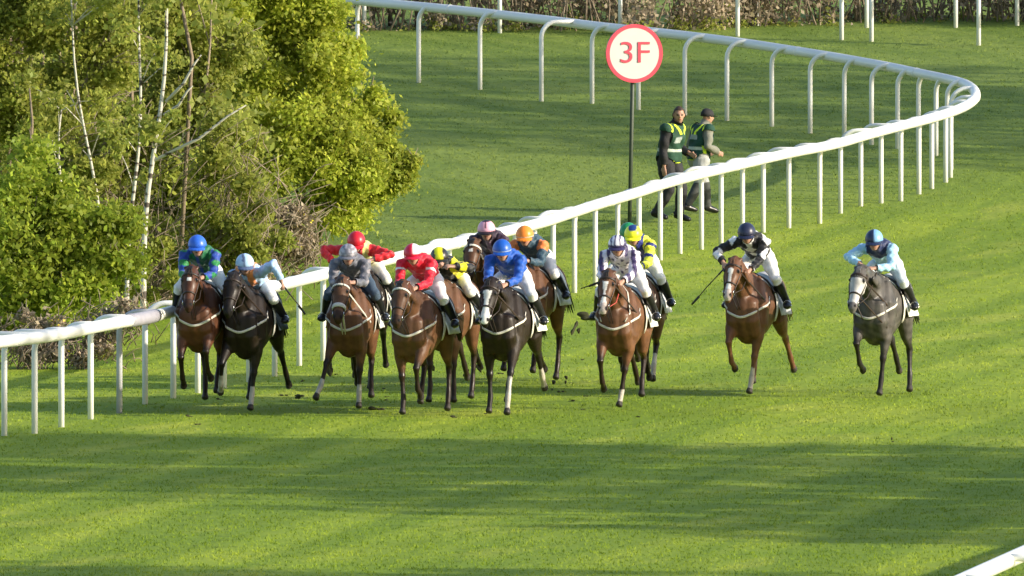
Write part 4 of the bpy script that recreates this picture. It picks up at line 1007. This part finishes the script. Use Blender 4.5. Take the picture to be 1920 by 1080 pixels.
tree("leafy_tree", "thin olive yellow tree in the top left corner with twigs showing through", "tree", gnd(150, 590), 6.5, (.1, .3),
     clump_px((150, 590), [(60, 60, 100, 0), (170, 120, 85, 0), (40, 200, 90, 0), (140, 260, 85, 0), (220, 40, 70, 0), (230, 300, 60, .1), (80, -60, 110, 0), (-80, 120, 130, 0)]), 52000, .034, M['leaf_olive'], M['twig'], 13, tr=.035, twigs=420)
tree("leafy_tree", "olive green thicket of thin stems between the birches and the bright tree", "tree", gnd(380, 565), 6.0, (.1, .2),
     clump_px((380, 565), [(330, 60, 80, -.6), (410, 100, 80, -.6), (340, 200, 80, -.5), (420, 260, 75, -.4), (300, 330, 70, -.2), (380, 370, 70, 0), (350, -60, 110, -.6), (260, 180, 60, -.4), (270, 430, 50, 0), (440, 380, 60, 0)]), 62000, .034, M['leaf_olive'], M['twig'], 14, tr=.035, twigs=420)
# slender birches, white stems leaning through the thicket
def birch(label, x0, y0, x1, y1, seed, limbs=(), tr=.05):
    b = gnd(x0, y0); s = S(y0); H = (y0 - y1) / s; lx = (x1 - x0) / s
    t = empty("birch_tree", b, label=label, cat="tree", group="slender birches in the thicket"); m_ = MB()
    P = [Vector((lx * q + .05 * math.sin(q * 8 + seed), .0, H * q - .05)) for q in np.linspace(0, 1, 11)]
    m_.loft(P, [max(tr * (1 - .6 * q), .01) for q in np.linspace(0, 1, 11)], n=9, cap=.2); m_.build("trunk", M['birch'], t)
    r = random.Random(seed); C = []; R_ = []; lb = MB()
    for (ax, ay, bx, by) in limbs:
        p0 = Vector(((ax - x0) / s, 0, (y0 - ay) / s)); p1 = Vector(((bx - x0) / s, -.25, (y0 - by) / s))
        MB().loft([p0, p0.lerp(p1, .5) + Vector((0, -.05, -.07)), p0.lerp(p1, .8), p1], [.026, .021, .015, .008], n=8, cap=.1).build("limb", M['birch'], t)
    for k in range(10):
        p0 = P[r.randrange(4, 11)]; e = p0 + Vector((r.uniform(-.6, .6), r.uniform(-.4, .2), r.uniform(.1, .6))); lb.loft([p0, p0.lerp(e, .5) + up * .05, e], [.010, .007, .003], n=5, cap=0); C.append(tuple(e)); R_.append(r.uniform(.12, .28))
    lb.build("twigs", M['birch'], t)
    leaves("crown", np.array(C), np.array(R_), 1500, .034, M['leaf_olive'], t, seed)
birch("birch with two long bare limbs reaching up to the right", 262, 610, 318, -60, 21, limbs=[(290, 300, 462, 196), (312, 190, 378, 102), (308, 215, 362, 160)], tr=.045)
birch("mottled birch just left of the one with long bare limbs", 240, 606, 268, -40, 22, tr=.033)
birch("thin white birch low at the left behind the fresh green leaves", 108, 600, 118, 200, 23, tr=.03)
birch("slim birch stem standing left of the mottled one", 205, 600, 130, -20, 24, tr=.028)
# dry brown scrub under the trees
def scrub(label, bx, by, cl, n, ntw, seed, gorse=0, lm='leaf_brown', grp=None, name="bramble_bush", sz=.03):
    base = gnd(bx, by); t = empty(name, base, label=label, cat="bush", group=grp); r = random.Random(seed); m_ = MB(); C = []; R_ = []
    for x, y, rp, dd in cl:
        X, Y_, Z = px2((bx, by), x, y, dd); rr = rp / 130
        for q in range(8): C.append((X + r.gauss(0, rr * .5), Y_ + r.gauss(0, rr * .4), Z + r.gauss(0, rr * .45))); R_.append(rr * r.uniform(.25, .5))
        for q in range(ntw):
            c = Vector((X + r.gauss(0, rr * .55), Y_ + r.gauss(0, rr * .4), max(Z + r.gauss(0, rr * .5), .05))); d = Vector((r.gauss(.2, .5), r.gauss(0, .3), r.uniform(.1, .9))) * rr * .8
            m_.loft([c - d * .6, c + Vector((r.uniform(-.05, .05), 0, .03)), c + d * .6], [.008, .006, .003], n=4, cap=0)
    m_.build("stems", M['twig'], t); leaves("leaves", np.array(C), np.array(R_), n, sz, M[lm], t, seed)
    if gorse: leaves("flowers", np.array(C)[::3], np.array(R_)[::3] * .8, gorse, .022, M['gorse'], t, seed + 1)
scrub("dry brown bramble thicket under the bright tree behind the leftmost riders", 480, 560, [(430, 420, 70, .4), (500, 460, 80, .5), (540, 420, 70, .3), (400, 500, 60, .5), (470, 530, 45, .6), (570, 480, 45, .4), (330, 480, 60, .3), (350, 550, 40, .5), (300, 540, 50, .4)], 13000, 120, 31, 300)
scrub("low brown scrub under the fresh green tree at the left edge", 60, 690, [(30, 640, 50, .3), (110, 640, 45, .3), (180, 620, 45, .2), (60, 670, 30, .4), (240, 600, 50, .2), (150, 670, 22, .4), (-60, 640, 60, .3)], 7000, 100, 32, 260)
scrub("gorse with yellow flowers beside the leftmost rider's helmet", 420, 590, [(445, 470, 35, .5), (425, 500, 25, .5), (400, 440, 25, .5)], 1600, 40, 33, 260, lm='leaf_olive')
scrub("olive undergrowth filling the gap behind the birches", 250, 600, [(230, 380, 80, -1.2), (300, 430, 70, -1.2), (180, 330, 70, -1.2), (260, 280, 80, -1.2), (300, 520, 60, -1), (200, 500, 70, -1), (120, 560, 60, -1), (480, 420, 80, -1.2), (420, 330, 80, -1.2)], 34000, 90, 34, 0, lm='leaf_olive', sz=.034)

# wood behind, filling in what shows between the nearer trees
def wood():
    C = []; R_ = []; r = random.Random(5); t = empty("woodland", on(-9, 300), label="dense woodland standing behind the nearer trees at the left", cat="woodland", kind="stuff")
    m_ = MB()
    for k in range(190):
        X = r.uniform(-22, -4.3); Y = r.uniform(286, 322)
        if X > -4.3 - (Y - 300) * .06: X -= 1.2
        if X > -6 and Y > 304: X -= 2.5
        g = gz(Y); h = r.uniform(4.5, 8)
        b = Vector((X, Y, g)) - t.location; m_.loft([b - up * .1, b + Vector((r.uniform(-.3, .3), 0, h * .5)), b + Vector((r.uniform(-.5, .5), 0, h))], [.035, .028, .01], n=6, cap=0)
        for q in range(6): C.append(tuple(b + Vector((r.uniform(-.9, .9), r.uniform(-.6, .6), r.uniform(.4, h))))); R_.append(r.uniform(.5, .95))
    a = m_.build("trunks", M['bark'], t); leaves("foliage", np.array(C), np.array(R_), 130000, .06, M['leaf_olive'], t, 55)
wood()

# overgrown hedge along the far side
def hedge():
    r = np.random.default_rng(9); t = empty("hedge", gnd(1300, 60), label="long overgrown brown hedge of dry scrub along the far side of the course", cat="hedge")
    o = np.array(t.location); n = 900; px = r.uniform(300, 2500, n); C = []; R_ = []
    m_ = MB(); q = random.Random(3); D0 = gnd(1300, 60).y
    for k in range(n):
        by = 56 - 10 * math.sin(px[k] / 230.0) * (px[k] > 1200) + (4 if px[k] < 1250 else -4)
        b = gnd(px[k], by); Y = b.y + q.uniform(.2, 2.4); z = gz(Y); X = b.x
        C.append((X - o[0], Y - o[1], z + q.uniform(0, 2.6) - o[2])); R_.append(q.uniform(.22, .5))
        if k % 2 == 0:
            p = Vector((X, Y, z)) - t.location; d = Vector((q.gauss(0, .35), q.gauss(0, .2), q.uniform(.9, 2.4))); m_.loft([p, p + d * .5 + Vector((q.uniform(-.1, .1), 0, 0)), p + d], [.018, .012, .005], n=5, cap=0)
    m_.build("stems", M['twig'], t); C = np.array(C); R_ = np.array(R_)
    leaves("leaves", C, R_, 70000, .04, M['leaf_brown'], t, 91)
    k = (C[:, 2] > .8) | (np.arange(len(C)) % 5 == 0); leaves("greener_growth", C[k][::3], R_[k][::3], 5000, .04, M['leaf_olive'], t, 92)
    k = C[:, 2] < .35; C2 = C[k].copy(); C2[:, 2] *= .4; C2[:, 1] -= .5; leaves("grass_fringe", C2, R_[k] * .5, 5000, .03, M['leaf_olive'], t, 93)
hedge()

# trees outside the frame on the sunny side: their long evening shadows lie across the turf
def shade_tree(X, Y, H, rr, seed, z0=0.5, dens=1.0, label=None):
    r = random.Random(seed); base = on(X, Y); cl = []; z = z0 + rr * .6
    while z < H - rr * .3: cl.append((r.uniform(-.25, .25), r.uniform(-.25, .25), z, rr * r.uniform(.9, 1.05))); z += rr * .75
    tree("shade_tree", label or "broad dense tree standing outside the picture on the sunny side", "tree", base, H * .9, (0, 0), cl, int(11000 * dens * H / 12 * rr / 3), .11, M['leaf_dark'], M['bark'], seed, tr=.25, twigs=0, group="trees outside the picture on the sunny side")
def shadow_row(pts_px, dist, H, rr, seed0, dens=1.0):
    """trees standing 'dist' metres sunward of the given ground pixels"""
    for i, (x, y) in enumerate(pts_px):
        g = gnd(x, y); d = Vector((TO_SUN.x, TO_SUN.y, 0)).normalized(); p = g + d * dist
        shade_tree(p.x, p.y, H, rr, seed0 + i, dens=dens)
def edge_pts(y0, y1, n, x=1900): return [(x, y0 + (y1 - y0) * (i + .5) / n) for i in range(n)]
for i, (y, H) in enumerate([(846, 13.5), (860, 13.2), (876, 13.5), (892, 13.3), (908, 13.6), (924, 12.8), (940, 12.0), (956, 10.8), (972, 9.6), (988, 9.0), (1002, 8.4), (1014, 7.8)]):
    shadow_row([(1900, y)], 16.5 + 1.8 * (i % 2), H, 1.75, 100 + i, .8)
shadow_row(edge_pts(1090, 1200, 6, 1900), 18, 13.0, 2.1, 120, .8)
shadow_row(edge_pts(318, 128, 7, 2050), 22, 15.5, 2.3, 130, .38)
